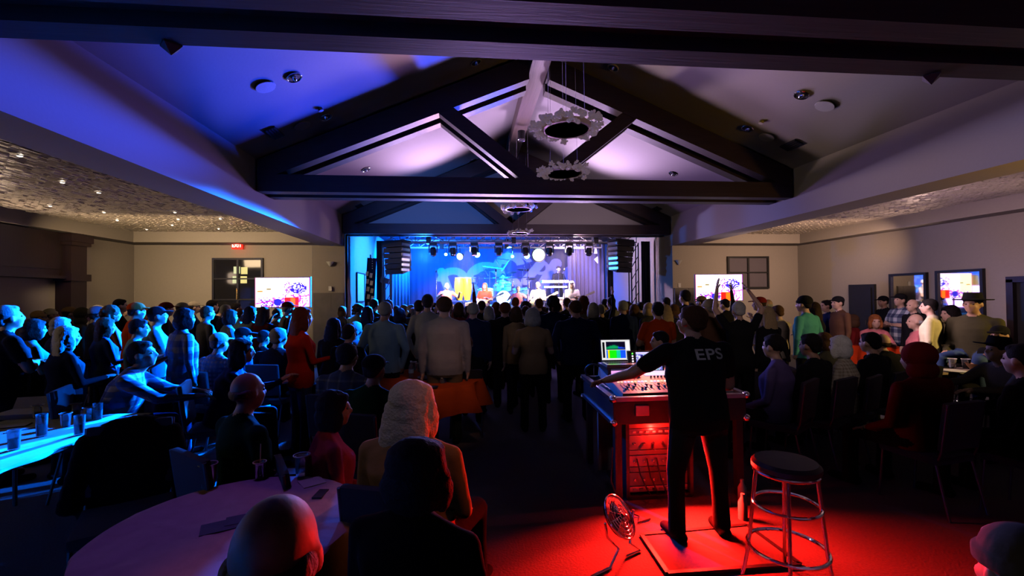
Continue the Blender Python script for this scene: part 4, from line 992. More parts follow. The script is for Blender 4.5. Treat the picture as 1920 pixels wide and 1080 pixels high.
('man in black beanie and teal sweatshirt', 1506, 551, 5.6, dict(body='pocket', hair='crew', hc='black', hat='beanie', hatc='black', shirt='teal', tr='black', face=22, wide=1.12)),
('dark haired woman behind the teal sweatshirt', 1524, 566, 7.0, dict(body='stand_f', hair='long', hc='dark', shirt='black')),
('man in dark jacket with pale face right of the teal sweatshirt', 1548, 562, 8.2, dict(hair='short', hc='black', shirt='navy', face=70)),
('man in black cap and grey coat looking left', 1570, 552, 7.6, dict(body='stand', hair='crew', hc='black', hat='cap', shirt='brown', face=80)),
('man in black cap and black jacket beside the dark door', 1655, 552, 8.2, dict(body='pocket', hair='crew', hc='black', hat='cap', shirt='black', face=80)),
('man in black cap and white plaid shirt before the left mirror', 1687, 547, 7.8, dict(body='crossed', hair='crew', hc='black', hat='cap', shirt='plaidwhite', tr='denim', face=85)),
('reddish faced man below the left mirror', 1710, 560, 7.4, dict(body='stand', hair='fringe', hc='grey', shirt='black', face=85)),
('man in cream long sleeve shirt standing with back lit yellow', 1741, 559, 6.0, dict(body='stand', hair='crew', hc='black', shirt='cream', tr='black', face=30, wide=1.15)),
('dark haired woman below the right mirror', 1780, 560, 7.2, dict(body='lean_f', hair='long', hc='black', shirt='black', face=70, sc=1.2)),
('blurred man in black hat, olive shirt and jeans on a high stool', 1823, 552, 5.6, dict(body='sit', hair='crew', hc='black', hat='hat', hatc='black', shirt='olive', tr='denim', face=110, wide=1.15, sc=1.08, floor=.33)),
# seated right
('woman with brown bob in dark red seated by red table', 1597, 588, 8.3, dict(body='sit_f', hair='bob', hc='brown', shirt='maroon', face=40)),
('grey haired woman in pink sweater seated at the red table', 1641, 588, 8.5, dict(body='lean_f', hair='bob', hc='ginger', shirt='pink', face=150)),
('elderly white haired person seated beside the pink sweater', 1692, 590, 8.0, dict(body='sit', hair='short', hc='white', shirt='black', face=60)),
('bald man in pale pink seen past the cream shirt', 1715, 586, 8.6, dict(body='sit', hair='fringe', hc='grey', shirt='pink', face=60)),
('dark haired woman in lavender sweater seated right of the engineer', 1449, 623, 4.6, dict(body='sit_f', hair='ponytail', hc='black', shirt='lavender', face=35)),
('broad man in black with dark short hair seated right of the lavender sweater', 1518, 622, 4.5, dict(body='sit', hair='short', hc='black', shirt='black', face=25, wide=1.2)),
('person with light brown hair seated behind the broad man in black', 1543, 621, 5.1, dict(body='sit_f', hair='bob', hc='brown', shirt='charcoal')),
('woman with silver bob and striped knit cardigan', 1573, 626, 4.6, dict(body='sit_f', hair='bob', hc='white', shirt='stripe', face=30)),
('dark seated man with back to camera in front of the red table', 1630, 620, 4.9, dict(body='sit', hair='short', hc='black', shirt='black', wide=1.3)),
('seated man with tan neck leaning right of the dark seated man', 1652, 622, 5.3, dict(body='lean', hair='fringe', hc='dark', shirt='black')),
('big person in dark red hood and red coat in the right foreground', 1716, 640, 3.6, dict(body='sit', hair=None, hat='hood', hatc='maroon', shirt='maroon', wide=1.35, face=10)),
('person in black cap with red front seated at far right table', 1873, 604, 5.2, dict(body='sit', hair='short', hc='black', hat='cap', shirt='black', face=100)),
('person in wide black hat leaning at the cluttered table', 1868, 622, 4.3, dict(body='lean', hair='short', hc='black', hat='hat', hatc='black', shirt='grey', face=85)),
('big dark figure at the right edge by the cluttered table', 1912, 640, 3.2, dict(body='sit', hair='short', hc='black', shirt='black', face=15, wide=1.2)),
('dark haired stage hand crouching by the laptop', 1236, 618, 5.0, dict(body='sit', hair='short', hc='black', shirt='black', face=70, floor=.12)),
# foreground
('bald man in dark green shirt seated sideways at the front table', 466, 691, 3.0, dict(body='sit', hair='fringe', hc='grey', shirt='green', face=-38)),
('woman with short dark hair and rose blouse looking right', 628, 727, 2.55, dict(body='sit_f', hair='bob', hc='black', shirt='magenta', face=-62)),
('woman with long white hair and tan jacket, back to camera', 776, 707, 2.42, dict(body='sit_f', hair='long', hc='white', shirt='tan', face=-18, wide=1.3)),
('dark haired woman with shoulder length hair in black, closest in the middle', 786, 812, 1.62, dict(body='sit_f', hair='bob', hc='black', shirt='black', face=-22, wide=1.25)),
('bald man seen from behind at the bottom centre left', 520, 903, .98, dict(body='sit', hair='fringe', hc='grey', shirt='black', face=0)),
('man in dark green sweater with dark cap seated behind the front row', 702, 655, 3.9, dict(body='sit', hair='crew', hc='black', hat='cap', shirt='green', face=-20, wide=1.15)),
('seated person in black shirt with thin pale plaid lines', 652, 640, 4.5, dict(body='sit', hair='short', hc='black', shirt='plaiddark', face=-15, wide=1.2)),
('seated child with brown hair behind the orange table', 875, 627, 6.0, dict(body='sit', hair='short', hc='ginger', shirt='black')),
('grey haired person cut by the right bottom edge', 1908, 958, 1.0, dict(body='sit', hair='short', hc='grey', shirt='black', face=-10, hat='beanie', hatc='grey')),
]
SEATED = []
for lb, px, py, Y, kw in sorted(PEOPLE, key=lambda q: q[3]):
    p = person(lb, px=px, py=py, Y=Y, **kw)
    if B[kw.get('body', 'stand')].seated: SEATED.append((p, kw.get('floor', 0), lb))
# small heads filling the rows in front of the stage, seen only as dark crowns
rows = [('second last row', 10.6, range(742, 1230, 27), 573), ('last row at the stage', 11.4, range(700, 1215, 31), 571), ('far left row', 9.9, range(150, 470, 41), 574),
    ('row under the right television', 10.0, range(1262, 1330, 29), 566), ('middle row of the crowd', 8.9, range(884, 1240, 47), 572)]
hk = ['short', 'bob', 'short', 'curly', 'crew', 'long']; hcs = ['dark', 'brown', 'black', 'grey', 'auburn', 'blonde']; shs = ['black', 'charcoal', 'navy', 'grey', 'brown']
ORD = 'first second third fourth fifth sixth seventh eighth ninth tenth eleventh twelfth thirteenth fourteenth fifteenth sixteenth seventeenth eighteenth nineteenth twentieth'.split()
for rn, Y, rg, y0 in rows:
    for i, x in enumerate(rg):
        bd = random.choice(['stand', 'stand_f', 'pocket', 'stand']); h_ = random.choice(hk); c_ = random.choice(hcs)
        person('person with %s %s hair, %s from left in the %s' % (c_, h_, ORD[i], rn), px=x+random.uniform(-7, 7), py=y0+random.uniform(-3, 6), Y=Y+random.uniform(-.2, .2), body=bd,
            hair=h_, hc=c_, shirt=random.choice(shs), group='distant crowd heads in front of the stage')
# ------------------------------------------------------------------ sound engineer
B['engineer'] = make_body('engineer', lean=6, arms=((D(-.62, .50, -.62), D(-.42, .85, -.34)), (D(.22, .2, -1), D(-.25, .9, -.2))), head=(22, -10), short=True, voxel=.010, fat=1.2,
    legs=((D(-.16, .02, -1), D(-.02, -.05, -1)), (D(.12, .06, -1), D(.02, -.06, -1))), curl=.35)
eng = person('sound engineer in black EPS t-shirt with cropped hair standing at the mixing desk', px=1296, py=569, Y=3.25, body='engineer', hair='crew', hc='brown', shirt='black', tr='charcoal', skin=SKIN, face=2, glasses=True, wide=1.2)
C['logo'] = mat('print_white', (.62, .62, .62), .7, bump=0)
def body_text(root, b, txt, size, x, z, m):
    cu = bpy.data.curves.new('t', 'FONT'); cu.body = txt; cu.size = size; cu.align_x = 'CENTER'; cu.offset = size*.016; cu.space_character = 1.05
    to = bpy.data.objects.new('t', cu); COL.objects.link(to)
    dg = bpy.context.evaluated_depsgraph_get(); me = bpy.data.meshes.new_from_object(to.evaluated_get(dg)); bpy.data.objects.remove(to)
    bm = bmesh.new(); bm.from_mesh(me); bmesh.ops.subdivide_edges(bm, edges=[e for e in bm.edges if e.calc_length() > .02], cuts=2, use_grid_fill=True); bmesh.ops.triangulate(bm, faces=bm.faces); bm.to_mesh(me); bm.free()
    bv = BVHTree.FromPolygons([v.co for v in b.mesh.vertices], [tuple(p.vertices) for p in b.mesh.polygons])
    for v in me.vertices:
        X = x+v.co.x*1.25; Z = z+v.co.y
        h = bv.ray_cast(Vector((X, -1, Z)), Vector((0, 1, 0)))
        v.co = (X, (h[0].y if h[0] is not None else -.12)-.004, Z)
    me.materials.clear(); me.materials.append(m)
    o = bpy.data.objects.new('shirt_print', me); COL.objects.link(o); o.parent = root; o['label'] = 'white EPS letters on the back of the t-shirt'
    return o
body_text(eng, B['engineer'], 'EPS', .105, .045, 1.335, C['logo'])
# lanyard light on his arm / radio with green light held by the person beside the desk
rd = thing('radio', 'black handheld radio with a green light beside the desk', 'radio', (1.95, 4.5, .985))
MB().box((0, 0, 0), (.05, .03, .12), bev=.008).build('case', M['black'], rd); MB().ell((.0, -.018, .0), (.009, .005, .009), n=10, m=6).build('indicator', mat('green_led', (0, 1, 0), emit=(.1, 1, .05), es=12), rd); MB().tube([(-.015, 0, .06), (-.015, 0, .15)], .004, 6).build('antenna', M['black'], rd)
# ================================================================== TABLES AND CHAIRS
M['cloth_orange'] = cloth('tablecloth_orange', (.62, .10, .02)); M['cloth_pale'] = cloth('tablecloth_pale', (.55, .50, .58)); M['cloth_dark'] = cloth('tablecloth_dark', (.05, .04, .06))
M['cloth_red'] = cloth('tablecloth_red', (.75, .06, .01)); M['cloth_yellow'] = cloth('tablecloth_yellow', (.55, .48, .22)); M['cloth_light'] = cloth('tablecloth_white', (.62, .66, .70))
M['paper'] = mat('paper', (.7, .68, .66), .8, bump=.02); M['drink'] = mat('amber_drink', (.45, .12, .02), .2, bump=0); M['ink'] = mat('dark_print', (.03, .03, .09), .6)
def round_table(c, rad, cm, lb, clb, group='round tables with cloths', drop=.40):
    r = thing('banquet_table', lb, 'table', (c.x, c.y, 0), 0, group)
    MB().lathe([(rad-.02, .71), (rad-.02, .738), (0, .739)], (0, 0, 0), 40).build('tabletop', M['brown'], r)
    for k in range(4):
        a = k*math.pi/2+.4; MB().tube([(.45*math.cos(a), .45*math.sin(a), .71), (.5*math.cos(a), .5*math.sin(a), .0)], .016, 8).build('leg', M['black'], r)
    ph = random.uniform(0, 6)
    def wob(i, a): return 0 if i < 15 else (i-14)*.016*(math.sin(11*a+ph)+.6*math.sin(17*a+2*ph))
    mb = MB(); prof = [(.001, .744)]+[(rad*k/14, .744) for k in range(1, 14)]+[(rad-.005, .744), (rad+.005, .735)]+[(rad+.012+.012*k, .735-drop*k/5) for k in range(1, 6)]
    mb.lathe(prof, (0, 0, 0), 96, wob=wob)
    if drop > .5:   # pressed folds and wrinkles across the foreground cloth
        V2 = []
        for (x, y, z) in mb.v:
            if z > .742 and math.hypot(x, y) < rad-.02:
                f1 = abs(((x*.35+y)*3.3+.2*math.sin(5*x)) % 1-.5); f2 = abs(((x-.2*y)*2.4+.3) % 1-.5)
                z += .0012+.007*math.exp(-(f1/.05)**2)+.005*math.exp(-(f2/.05)**2)+.002*math.sin(14*x+9*y)
            V2.append((x, y, z))
        mb.v = V2
    cl = mb.build('tablecloth', cm, None, True); cl.location = (c.x, c.y, 0)
    tx = bpy.data.textures.get('crease') or bpy.data.textures.new('crease', 'CLOUDS'); tx.noise_scale = .22
    tag(cl, clb, 'tablecloth', 'cloths on the round tables'); return r
def lathe_thing(name, prof, m, label, cat, P, n=16, group=None, parts=()):
    o = thing(name, label, cat, P, 0, group)
    MB().lathe(prof, (0, 0, 0), n).build('body', m, o, True)
    for nm, pr, mm in parts: MB().lathe(pr, (0, 0, 0), n).build(nm, mm, o, True)
    return o
CUPW = [(.030, 0), (.034, .05), (.041, .115), (.044, .118), (.040, .112), (.032, .04), (.028, .006), (0, .005)]
def cup(P, lb, group, sc=1.0, straw=False, drink=True):
    o = lathe_thing('plastic_cup', [(r*sc, z*sc) for r, z in CUPW], M['clear'], lb, 'cup', P, 18, group)
    MB().ring((0, 0, .117*sc), .0435*sc, .0028, 24, 6).build('rim', M['white'], o, True)
    if drink: MB().lathe([(.0275*sc, .006*sc), (.031*sc, .05*sc), (0, .051*sc)], (0, 0, 0), 14).build('drink', M['drink'], o, True)
    if straw: MB().tube([(0, 0, .01), (.01, -.01, .2)], .003, 6).build('straw', M['white'], o)
    return o
def glass(P, lb, group, h=.15, r=.034):
    o = lathe_thing('tumbler', [(r*.85, 0), (r, h), (r-.003, h), (r*.8, .01), (0, .009)], M['clear'], lb, 'glass', P, 16, group)
    MB().lathe([(r*.78, .012), (r*.84, h*.55), (0, h*.551)], (0, 0, 0), 12).build('drink', M['ink'], o, True); return o
def bottle(P, lb, group):
    o = lathe_thing('water_bottle', [(.030, 0), (.032, .02), (.032, .13), (.026, .16), (.012, .185), (.012, .20), (0, .201)], M['clear'], lb, 'bottle', P, 14, group)
    MB().lathe([(.015, .198), (.015, .216), (0, .217)], (0, 0, 0), 12).build('cap', M['white'], o); MB().lathe([(.0328, .06), (.0328, .11)], (0, 0, 0), 14).build('label_band', M['paper'], o); return o
def flat(name, P, w, l, rz, m, lb, cat, t=.004):
    o = tag(MB().box((0, 0, t/2), (w, l, t)).build(name, m), lb, cat); o.location = P; o.rotation_euler = (0, 0, R(rz)); return o
TZ = .7455
# orange table
co = atz(790, 708, .75); round_table(co, .78, M['cloth_orange'], 'round table with orange cloth in the middle of the hall', 'orange red cloth on the middle round table', drop=.30)
g = 'bottles on the orange table'
for px, py, lb in ((719, 702, 'clear water bottle at the left end of the orange table'), (771, 708, 'short water bottle in the middle of the orange table'), (797, 712, 'water bottle beside the white haired woman on the orange table'), (829, 718, 'tall clear water bottle standing alone at the right on the orange table')):
    bottle(atz(px, py, TZ), lb, g)
g = 'cups on the orange table'
for px, py, lb in ((741, 699, 'clear cup nearest the left bottle on the orange table'), (753, 701, 'second clear cup from the left on the orange table'), (776, 694, 'clear cup behind the middle bottle'), (786, 697, 'clear cup right of the middle bottle, orange table'),
    (818, 696, 'clear cup behind the tall bottle, orange table'), (848, 701, 'clear cup at the right rear of the orange table'), (858, 698, 'rightmost clear cup on the orange table')):
    cup(atz(px, py, TZ), lb, g, drink=False)
tr_ = lathe_thing('serving_tray', [(.12, 0), (.16, .018), (.155, .018), (.115, .006), (0, .006)], M['black'], 'round dark serving tray on the orange table', 'tray', atz(806, 709, TZ), 28)
lathe_thing('ashtray', [(.05, 0), (.06, .02), (.05, .02), (.04, .008), (0, .008)], M['black'], 'small dark dish at the front of the orange table', 'dish', atz(812, 728, TZ), 18)
# front purple table
cf = Vector((-1.10, 2.21, 0)); round_table(cf, .56, M['cloth_pale'], 'round table in the left foreground under a pale cloth', 'wrinkled pale cloth lit purple on the foreground table', drop=.55)
g = 'cups on the foreground table'
cup(atz(390, 912, TZ), 'clear cup with amber drink, leftmost on the foreground table', g, 1.08)
cup(atz(487, 896, TZ), 'small clear cup with an upright straw on the foreground table', g, .8, straw=True, drink=False)
cup(atz(566, 892, TZ), 'white rimmed plastic cup at the rear of the foreground table', g, 1.05, drink=False)
flat('folded_menu', atz(412, 988, TZ), .15, .11, 25, M['ink'], 'dark printed card on the left of the foreground table', 'card'); flat('folded_menu', atz(446, 975, TZ+.002), .10, .09, 22, M['ink'], 'second dark card partly under the bald head, foreground table', 'card')
flat('phone', atz(601, 928, TZ), .05, .10, -5, M['black'], 'black phone lying right of the bald head', 'phone', .01)
flat('folded_menu', atz(553, 884, TZ), .20, .10, 5, M['ink'], 'dark folded card behind the white rimmed cup', 'card')
flat('napkin', atz(585, 905, TZ), .12, .12, 35, M['paper'], 'crumpled pale napkin on the foreground table', 'napkin', .006)
flat('coin_purse', atz(455, 884, TZ), .07, .04, 0, C['maroon'], 'small dark red purse at the rear of the foreground table', 'purse', .02)
# blue table at the left
cb = Vector((-3.48, 3.45, 0))
lt0 = thing('folding_table', 'long table at the left edge under a white cloth lit blue', 'table', cb, 0)
MB().box((0, 0, .725), (1.12, 1.96, .03)).build('tabletop', M['brown'], lt0)
for sx in (-1, 1):
    for sy in (-1, 1): MB().tube([(sx*.46, sy*.85, .71), (sx*.48, sy*.88, 0)], .016, 8).build('leg', M['black'], lt0)
def cloth_rect(c, w, l, drop, m, lb, rz=0):
    n = 40; V = [(-w/2, -l/2, .744), (w/2, -l/2, .744), (w/2, l/2, .744), (-w/2, l/2, .744)]; F = [(0, 1, 2, 3)]
    per = []
    for k, (a, b) in enumerate((((-w/2, -l/2), (w/2, -l/2)), ((w/2, -l/2), (w/2, l/2)), ((w/2, l/2), (-w/2, l/2)), ((-w/2, l/2), (-w/2, -l/2)))):
        for i in range(n): per.append((a[0]+(b[0]-a[0])*i/n, a[1]+(b[1]-a[1])*i/n))
    V = []; R_ = 5; N_ = len(per)
    for j in range(R_+1):
        t = j/R_
        for i, (x, y) in enumerate(per):
            o_ = .012*t*(1+1.6*math.sin(i*.9)+1.2*math.sin(i*.37)); V.append((x*(1+2*o_/w)+.0, y*(1+2*o_/l), .744-.006*(t > 0)-drop*t))
    F = [tuple(range(N_))]
    for j in range(R_):
        for i in range(N_): F.append((j*N_+i, j*N_+(i+1) % N_, (j+1)*N_+(i+1) % N_, (j+1)*N_+i))
    mb = MB(); mb.v = V; mb.f = F; o = mb.build('tablecloth', m, None, True); o.location = c; o.rotation_euler = (0, 0, rz); tag(o, lb, 'tablecloth', 'cloths on the tables'); return o
cloth_rect(cb, 1.14, 1.98, .014, M['cloth_light'], 'white cloth lit bright blue on the left edge table')
g = 'glasses on the blue lit table'
for px, py, h, lb in ((78, 818, .17, 'tall dark glass in the middle of the blue lit table'), (149, 815, .15, 'dark tumbler in the front row, right part of the blue lit table'), (183, 786, .14, 'rightmost glass on the blue lit table'), (26, 843, .14, 'dark tumbler at the left front of the blue lit table')):
    glass(atz(px, py, TZ), lb, g, h, .036)
for px, py, lb in ((123, 800, 'round clear cup between the two dark glasses'), (166, 788, 'short clear cup left of the rightmost glass'), (70, 783, 'wide clear cup behind the tall dark glass'), (142, 780, 'clear cup with a napkin at the back of the blue lit table')):
    cup(atz(px, py, TZ), lb, g, .95)
bx = thing('takeout_box', 'open flat cardboard box at the back of the blue lit table', 'box', atz(70, 778, TZ), R(8))
MB().box((0, 0, .02), (.55, .26, .04)).build('tray', M['paper'], bx); MB().box((0, .16, .08), (.55, .012, .12), Matrix.Rotation(-.5, 3, 'X')).build('lid', M['paper'], bx)
flat('napkin', atz(15, 800, TZ), .25, .12, 20, M['paper'], 'folded paper napkin at the left end of the blue lit table', 'napkin', .006)
flat('straw_wrapper', atz(44, 806, TZ), .02, .22, -35, M['paper'], 'thin white straw lying on the blue lit table', 'straw', .006)
# left middle table with red blue cloth
cm_ = atz(372, 700, .75); round_table(cm_, .66, M['cloth_dark'], 'round table with dark cloth where the plaid man leans', 'dark purple cloth on the left middle table', drop=.5)
g = 'glasses on the left middle table'
for px, py, lb in ((411, 703, 'tall clear glass on the left middle table'), (419, 701, 'second clear glass at the right on the left middle table')): cup(atz(px, py, TZ), lb, g, 1.2, drink=False)
for px, py, w, rz, lb in ((388, 697, .35, 10, 'folded white paper across the left middle table'), (400, 706, .40, 12, 'long pale paper strip near the edge of the left middle table'), (349, 693, .10, 30, 'small white card on the left middle table')): flat('paper_sheet', atz(px, py, TZ), w, .07, rz, M['paper'], lb, 'paper')
# far right tables
cr = atz(1640, 644, .75); round_table(cr, .72, M['cloth_red'], 'round table under a bright red cloth at right', 'bright red orange cloth on the right hand table')
g = 'cups on the red table'
for k, (px, py) in enumerate(((1608, 641), (1618, 638), (1668, 639), (1680, 641), (1655, 636), (1690, 638))):
    cup(atz(px, py, TZ), 'clear cup on the red table, %s from the left' % ('first second third fourth fifth sixth'.split()[(0, 1, 3, 4, 2, 5)[k]]), g, 1.0)
# cluttered rectangular table
ct = atz(1796, 688, .75)
rt = thing('folding_table', 'long cluttered table with pale top at right', 'table', (ct.x, ct.y, 0), R(-4))
MB().box((0, 0, .73), (1.5, .75, .03), bev=.008).build('tabletop', cloth('table_top_beige', (.36, .28, .22)), rt)
for sx in (-1, 1):
    for sy in (-1, 1): MB().tube([(sx*.62, sy*.28, .72), (sx*.66, sy*.3, 0)], .014, 8).build('leg', M['black'], rt)
def onrt(px, py): return atz(px, py, TZ)
bg = thing('equipment_case', 'black open case standing on the cluttered table', 'case', onrt(1797, 680), R(-4))
MB().box((0, 0, .07), (.42, .24, .14), bev=.015).build('base', M['black'], bg); MB().box((0, .14, .19), (.42, .03, .22), Matrix.Rotation(-.25, 3, 'X'), bev=.01).build('lid', M['black'], bg); MB().box((0, -.122, .14), (.40, .006, .012)).build('edge_trim', mat('yellow_trim', (.5, .42, .1), .5), bg)
bb = thing('paper_bag', 'crumpled yellow and white bag behind the black case', 'bag', onrt(1776, 681))
mbx = MB(); mbx.lathe([(.09, 0), (.11, .08), (.10, .2), (.13, .28), (.10, .27)], (0, 0, 0), 14, wob=lambda i, a: .12*math.sin(3*a+i)+.06*math.sin(7*a+2*i)); mbx.build('body', mat('yellow_bag', (.75, .55, .22), .6, scale=25, var=.4), bb, True)
MB().ell((.04, -.04, .30), (.06, .04, .03)).build('napkin', M['paper'], bb, True)
bk = thing('bread_basket', 'round brown basket on the cluttered table', 'basket', onrt(1832, 694))
mbx = MB(); mbx.lathe([(.06, 0), (.10, .06), (.115, .09), (.10, .085), (.05, .02), (0, .02)], (0, 0, 0), 18); mbx.build('body', mat('wicker', (.30, .14, .05), .7, scale=60, var=.5), bk, True); MB().ell((0, 0, .07), (.07, .06, .05)).build('bread', mat('bread', (.55, .32, .16), .7), bk, True)
for px, py, lb in ((1811, 691, 'clear glass between the case and the basket'), (1786, 690, 'clear cup in front of the black case')): cup(atz(px, py, TZ), lb, 'cups on the cluttered table', 1.1)
for px, py, lb in ((1766, 688, 'dark round plate at the left of the cluttered table'), (1790, 697, 'pale round plate at the front of the cluttered table')): lathe_thing('plate', [(.08, 0), (.13, .014), (.125, .016), (.07, .005), (0, .005)], M['black'] if px < 1780 else M['white'], lb, 'plate', atz(px, py, TZ), 24)
flat('paper_sheet', atz(1815, 699, TZ), .28, .10, -4, M['paper'], 'pale paper sheet at the front edge of the cluttered table', 'paper')
# small table right behind the engineer with bottles
cs = atz(1408, 686, .75); round_table(cs, .55, M['cloth_dark'], 'small round table with glasses right of the sound engineer', 'dark cloth on the small table right of the engineer', drop=.4)
for px, py, lb in ((1384, 686, 'clear bottle nearest the engineer on the small table'), (1398, 684, 'tall clear bottle in the middle of the small table')): bottle(atz(px, py, TZ), lb, 'bottles on the small table')
for px, py, lb in ((1406, 689, 'clear cup right of the tall bottle on the small table'), (1389, 691, 'yellow lit cup at the front of the small table')): cup(atz(px, py, TZ), lb, 'cups on the small table')
# draped bar at the right edge
yd = Vector((8.9, 7.6, 0))
yt = thing('draped_bar', 'high bar draped in yellowish cloth at the right edge', 'bar', yd)
MB().box((0, 0, .62), (1.0, .6, 1.22), bev=.02).build('skirt', M['cloth_yellow'], yt); MB().box((0, 0, 1.245), (1.08, .68, .03), bev=.01).build('counter', M['cloth_yellow'], yt)
cup(yd+Vector((-.40, -.10, 1.2605)), 'red cup at the left end of the draped bar', None, 1.1)
# stools
def bar_stool(loc, rz, lb, h=.76):
    r = thing('bar_stool', lb, 'stool', loc, rz, 'bar stools')
    MB().lathe([(.17, h-.05), (.19, h-.035), (.19, h-.01), (.17, h+.01), (0, h+.015)], (0, 0, 0), 32).build('seat', M['black'], r, True)
    MB().ring((0, 0, h-.055), .175, .011, 40, 8).build('seat_ring', M['chrome'], r, True)
    for k in range(4):
        a = math.pi/4+k*math.pi/2; c_, s_ = math.cos(a), math.sin(a)
        MB().tube([(.16*c_, .16*s_, h-.06), (.185*c_, .185*s_, .45), (.205*c_, .205*s_, .24), (.235*c_, .235*s_, .06), (.25*c_, .25*s_, .012)], .0115, 10).build('leg', M['chrome'], r, True)
    MB().ring((0, 0, .50), .182, .010, 48, 8).build('upper_ring', M['chrome'], r, True)
    MB().ring((0, 0, .24), .217, .011, 48, 8).build('foot_ring', M['chrome'], r, True)
    return r
st = atz(1476, 1026, .24); bar_stool((st.x, st.y, 0), R(12), 'chrome bar stool with two rings in front at right')
# banquet chairs for the seated people near the camera
def make_chair(lb):
    r = thing('banquet_chair', lb, 'chair', (0, 0, 0), 0, 'banquet chairs under the seated guests')
    MB().box((0, -.02, .425), (.43, .43, .06), bev=.02).build('seat', M['blackcloth'], r, True)
    MB().box((0, -.265, .70), (.41, .045, .38), Matrix.Rotation(.12, 3, 'X'), bev=.02).build('backrest', M['blackcloth'], r, True)
    for s in (-1, 1):
        MB().tube([(s*.20, -.21, .40), (s*.20, -.25, .50), (s*.205, -.30, .88)], .011, 8).build('back_frame', M['black'], r)
        MB().tube([(s*.20, .17, .41), (s*.21, .20, .0)], .011, 8).build('leg', M['black'], r); MB().tube([(s*.20, -.21, .41), (s*.21, -.30, .0)], .011, 8).build('leg', M['black'], r)
    return r
ch0 = None
for p, fl, lb in SEATED:
    if fl > .2:
        bar_stool((p.location.x, p.location.y, 0), 0, 'tall stool under the man in the black hat', .78); continue
    lab = 'dark banquet chair under the '+lb
    lab = ' '.join(lab.split()[:15]).rstrip(',')
    s = p.scale[2]
    if ch0 is None: ch0 = make_chair(lab); c = ch0
    else: c = copy_tree(ch0, None, lab)
    c.location = (p.location.x, p.location.y, 0); c.rotation_euler = p.rotation_euler; c.scale = (s, s, s)

# jacket hung over an empty chair near the blue lit table
jp = atz(236, 905, .75); jp = Vector((at(236, 800, 2.9).x, 2.9, 0))
jc = copy_tree(ch0, None, 'empty dark chair with a black jacket hung over it, before the blue lit table', jp, R(-150)); jc.scale = (1.05, 1.05, 1.12)
X3, Y3 = Vector((1, 0, 0)), Vector((0, 1, 0))
jm = remesh([loft_prim([(Vector((0, -.27, .40)), X3, Y3, .25, .07), (Vector((0, -.28, .62)), X3, Y3, .24, .075), (Vector((0, -.30, .84)), X3, Y3, .235, .07), (Vector((0, -.31, .93)), X3, Y3, .17, .06), (Vector((0, -.31, .965)), X3, Y3, .07, .04)], 0),
    cap_prim((-.20, -.29, .84), (-.27, -.27, .48), .06, .05), cap_prim((.20, -.29, .84), (.28, -.25, .5), .06, .05)], 'jacket', .014, 3, noise=.015)
jo = bpy.data.objects.new('jacket', jm); COL.objects.link(jo); jm.materials[0] = C['black']; jo.location = jp; jo.rotation_euler = (0, 0, R(-150)); jo.scale = (1.05, 1.05, 1.06)
tag(jo, 'black jacket hanging over the chair before the blue lit table', 'jacket')
# ================================================================== STAGE
SZ = .95
structure(MB().box((XM, 16.1, SZ/2), (7.6, 4.9, SZ)).build('trim_stage_platform', M['blackcloth']))
# backdrop with mural
def mural():
    h, w = 180, 420; A = np.zeros((h, w, 3), np.float32); A[:] = (.10, .10, .14)
    yy, xx = np.mgrid[0:h, 0:w].astype(float); G = np.array((.42, .40, .46))
    def ring(cx, cy, r, t, a0=-9, a1=9):
        d = np.hypot(xx-cx, yy-cy); an = np.arctan2(yy-cy, xx-cx); A[(np.abs(d-r) < t) & (an > a0) & (an < a1)] = G
    def line(x0, y0, x1, y1, t):
        L2 = (x1-x0)**2+(y1-y0)**2; u = np.clip(((xx-x0)*(x1-x0)+(yy-y0)*(y1-y0))/L2, 0, 1)
        A[np.hypot(xx-x0-u*(x1-x0), yy-y0-u*(y1-y0)) < t] = G
    ring(95, 95, 26, 9, -3.2, 2.2); line(70, 70, 90, 130, 9); ring(165, 92, 34, 11); ring(215, 60, 26, 9, -3.2, -.2); ring(232, 60, 30, 6, -2.9, -.4)
    line(250, 95, 285, 50, 10); line(285, 110, 318, 52, 13); line(318, 120, 350, 70, 13); ring(285, 62, 14, 4)
    ring(215, 110, 20, 8); line(60, 140, 380, 150, 2)
    return A
BD = img_mat('backdrop_mural', mural(), 0, .9)
def curtain(x0, x1, Y, z0, z1, m, name, lb, n=90, amp=.05, uv=False, folds=26):
    V = []; F = []; U = []
    for i in range(n+1):
        u = i/n; x = x0+(x1-x0)*u; y = Y+amp*math.sin(u*folds*6.283)*(.6+.4*math.sin(u*7))
        for k, z in enumerate((z0, (z0+z1)/2, z1)): V.append((x, y*1.0 if k < 2 else Y+(y-Y)*.5, z)); U.append((u, k/2))
    for i in range(n):
        for k in range(2): F.append((i*3+k, (i+1)*3+k, (i+1)*3+k+1, i*3+k+1))
    me = bpy.data.meshes.new(name); me.from_pydata(V, [], F); me.materials.append(m)
    if uv:
        l = me.uv_layers.new()
        for p in me.polygons:
            for li in p.loop_indices: l.data[li].uv = U[me.loops[li].vertex_index]
    me.polygons.foreach_set('use_smooth', [True]*len(me.polygons))
    o = bpy.data.objects.new(name, me); COL.objects.link(o); s = o.modifiers.new('s', 'SOLIDIFY'); s.thickness = .01
    return tag(o, lb, 'curtain')
pa, pb = at(764, 455, 18.2), at(1127, 455, 18.2)
curtain(pa.x, pb.x, 18.2, SZ, 3.95, BD, 'backdrop', 'grey backdrop curtain with large lettered mural behind the band', 160, .035, True, 34)
M['drape'] = cloth('grey_drape', (.16, .15, .18))
a, b = at(1060, 0, 17.3), at(1128, 0, 17.3)
curtain(a.x, b.x, 17.4, SZ, 3.9, M['drape'], 'side_drape', 'pleated grey side drape at the right of the stage', 70, .06, False, 9)
a, b = at(735, 0, 16.9), at(765, 0, 16.9)
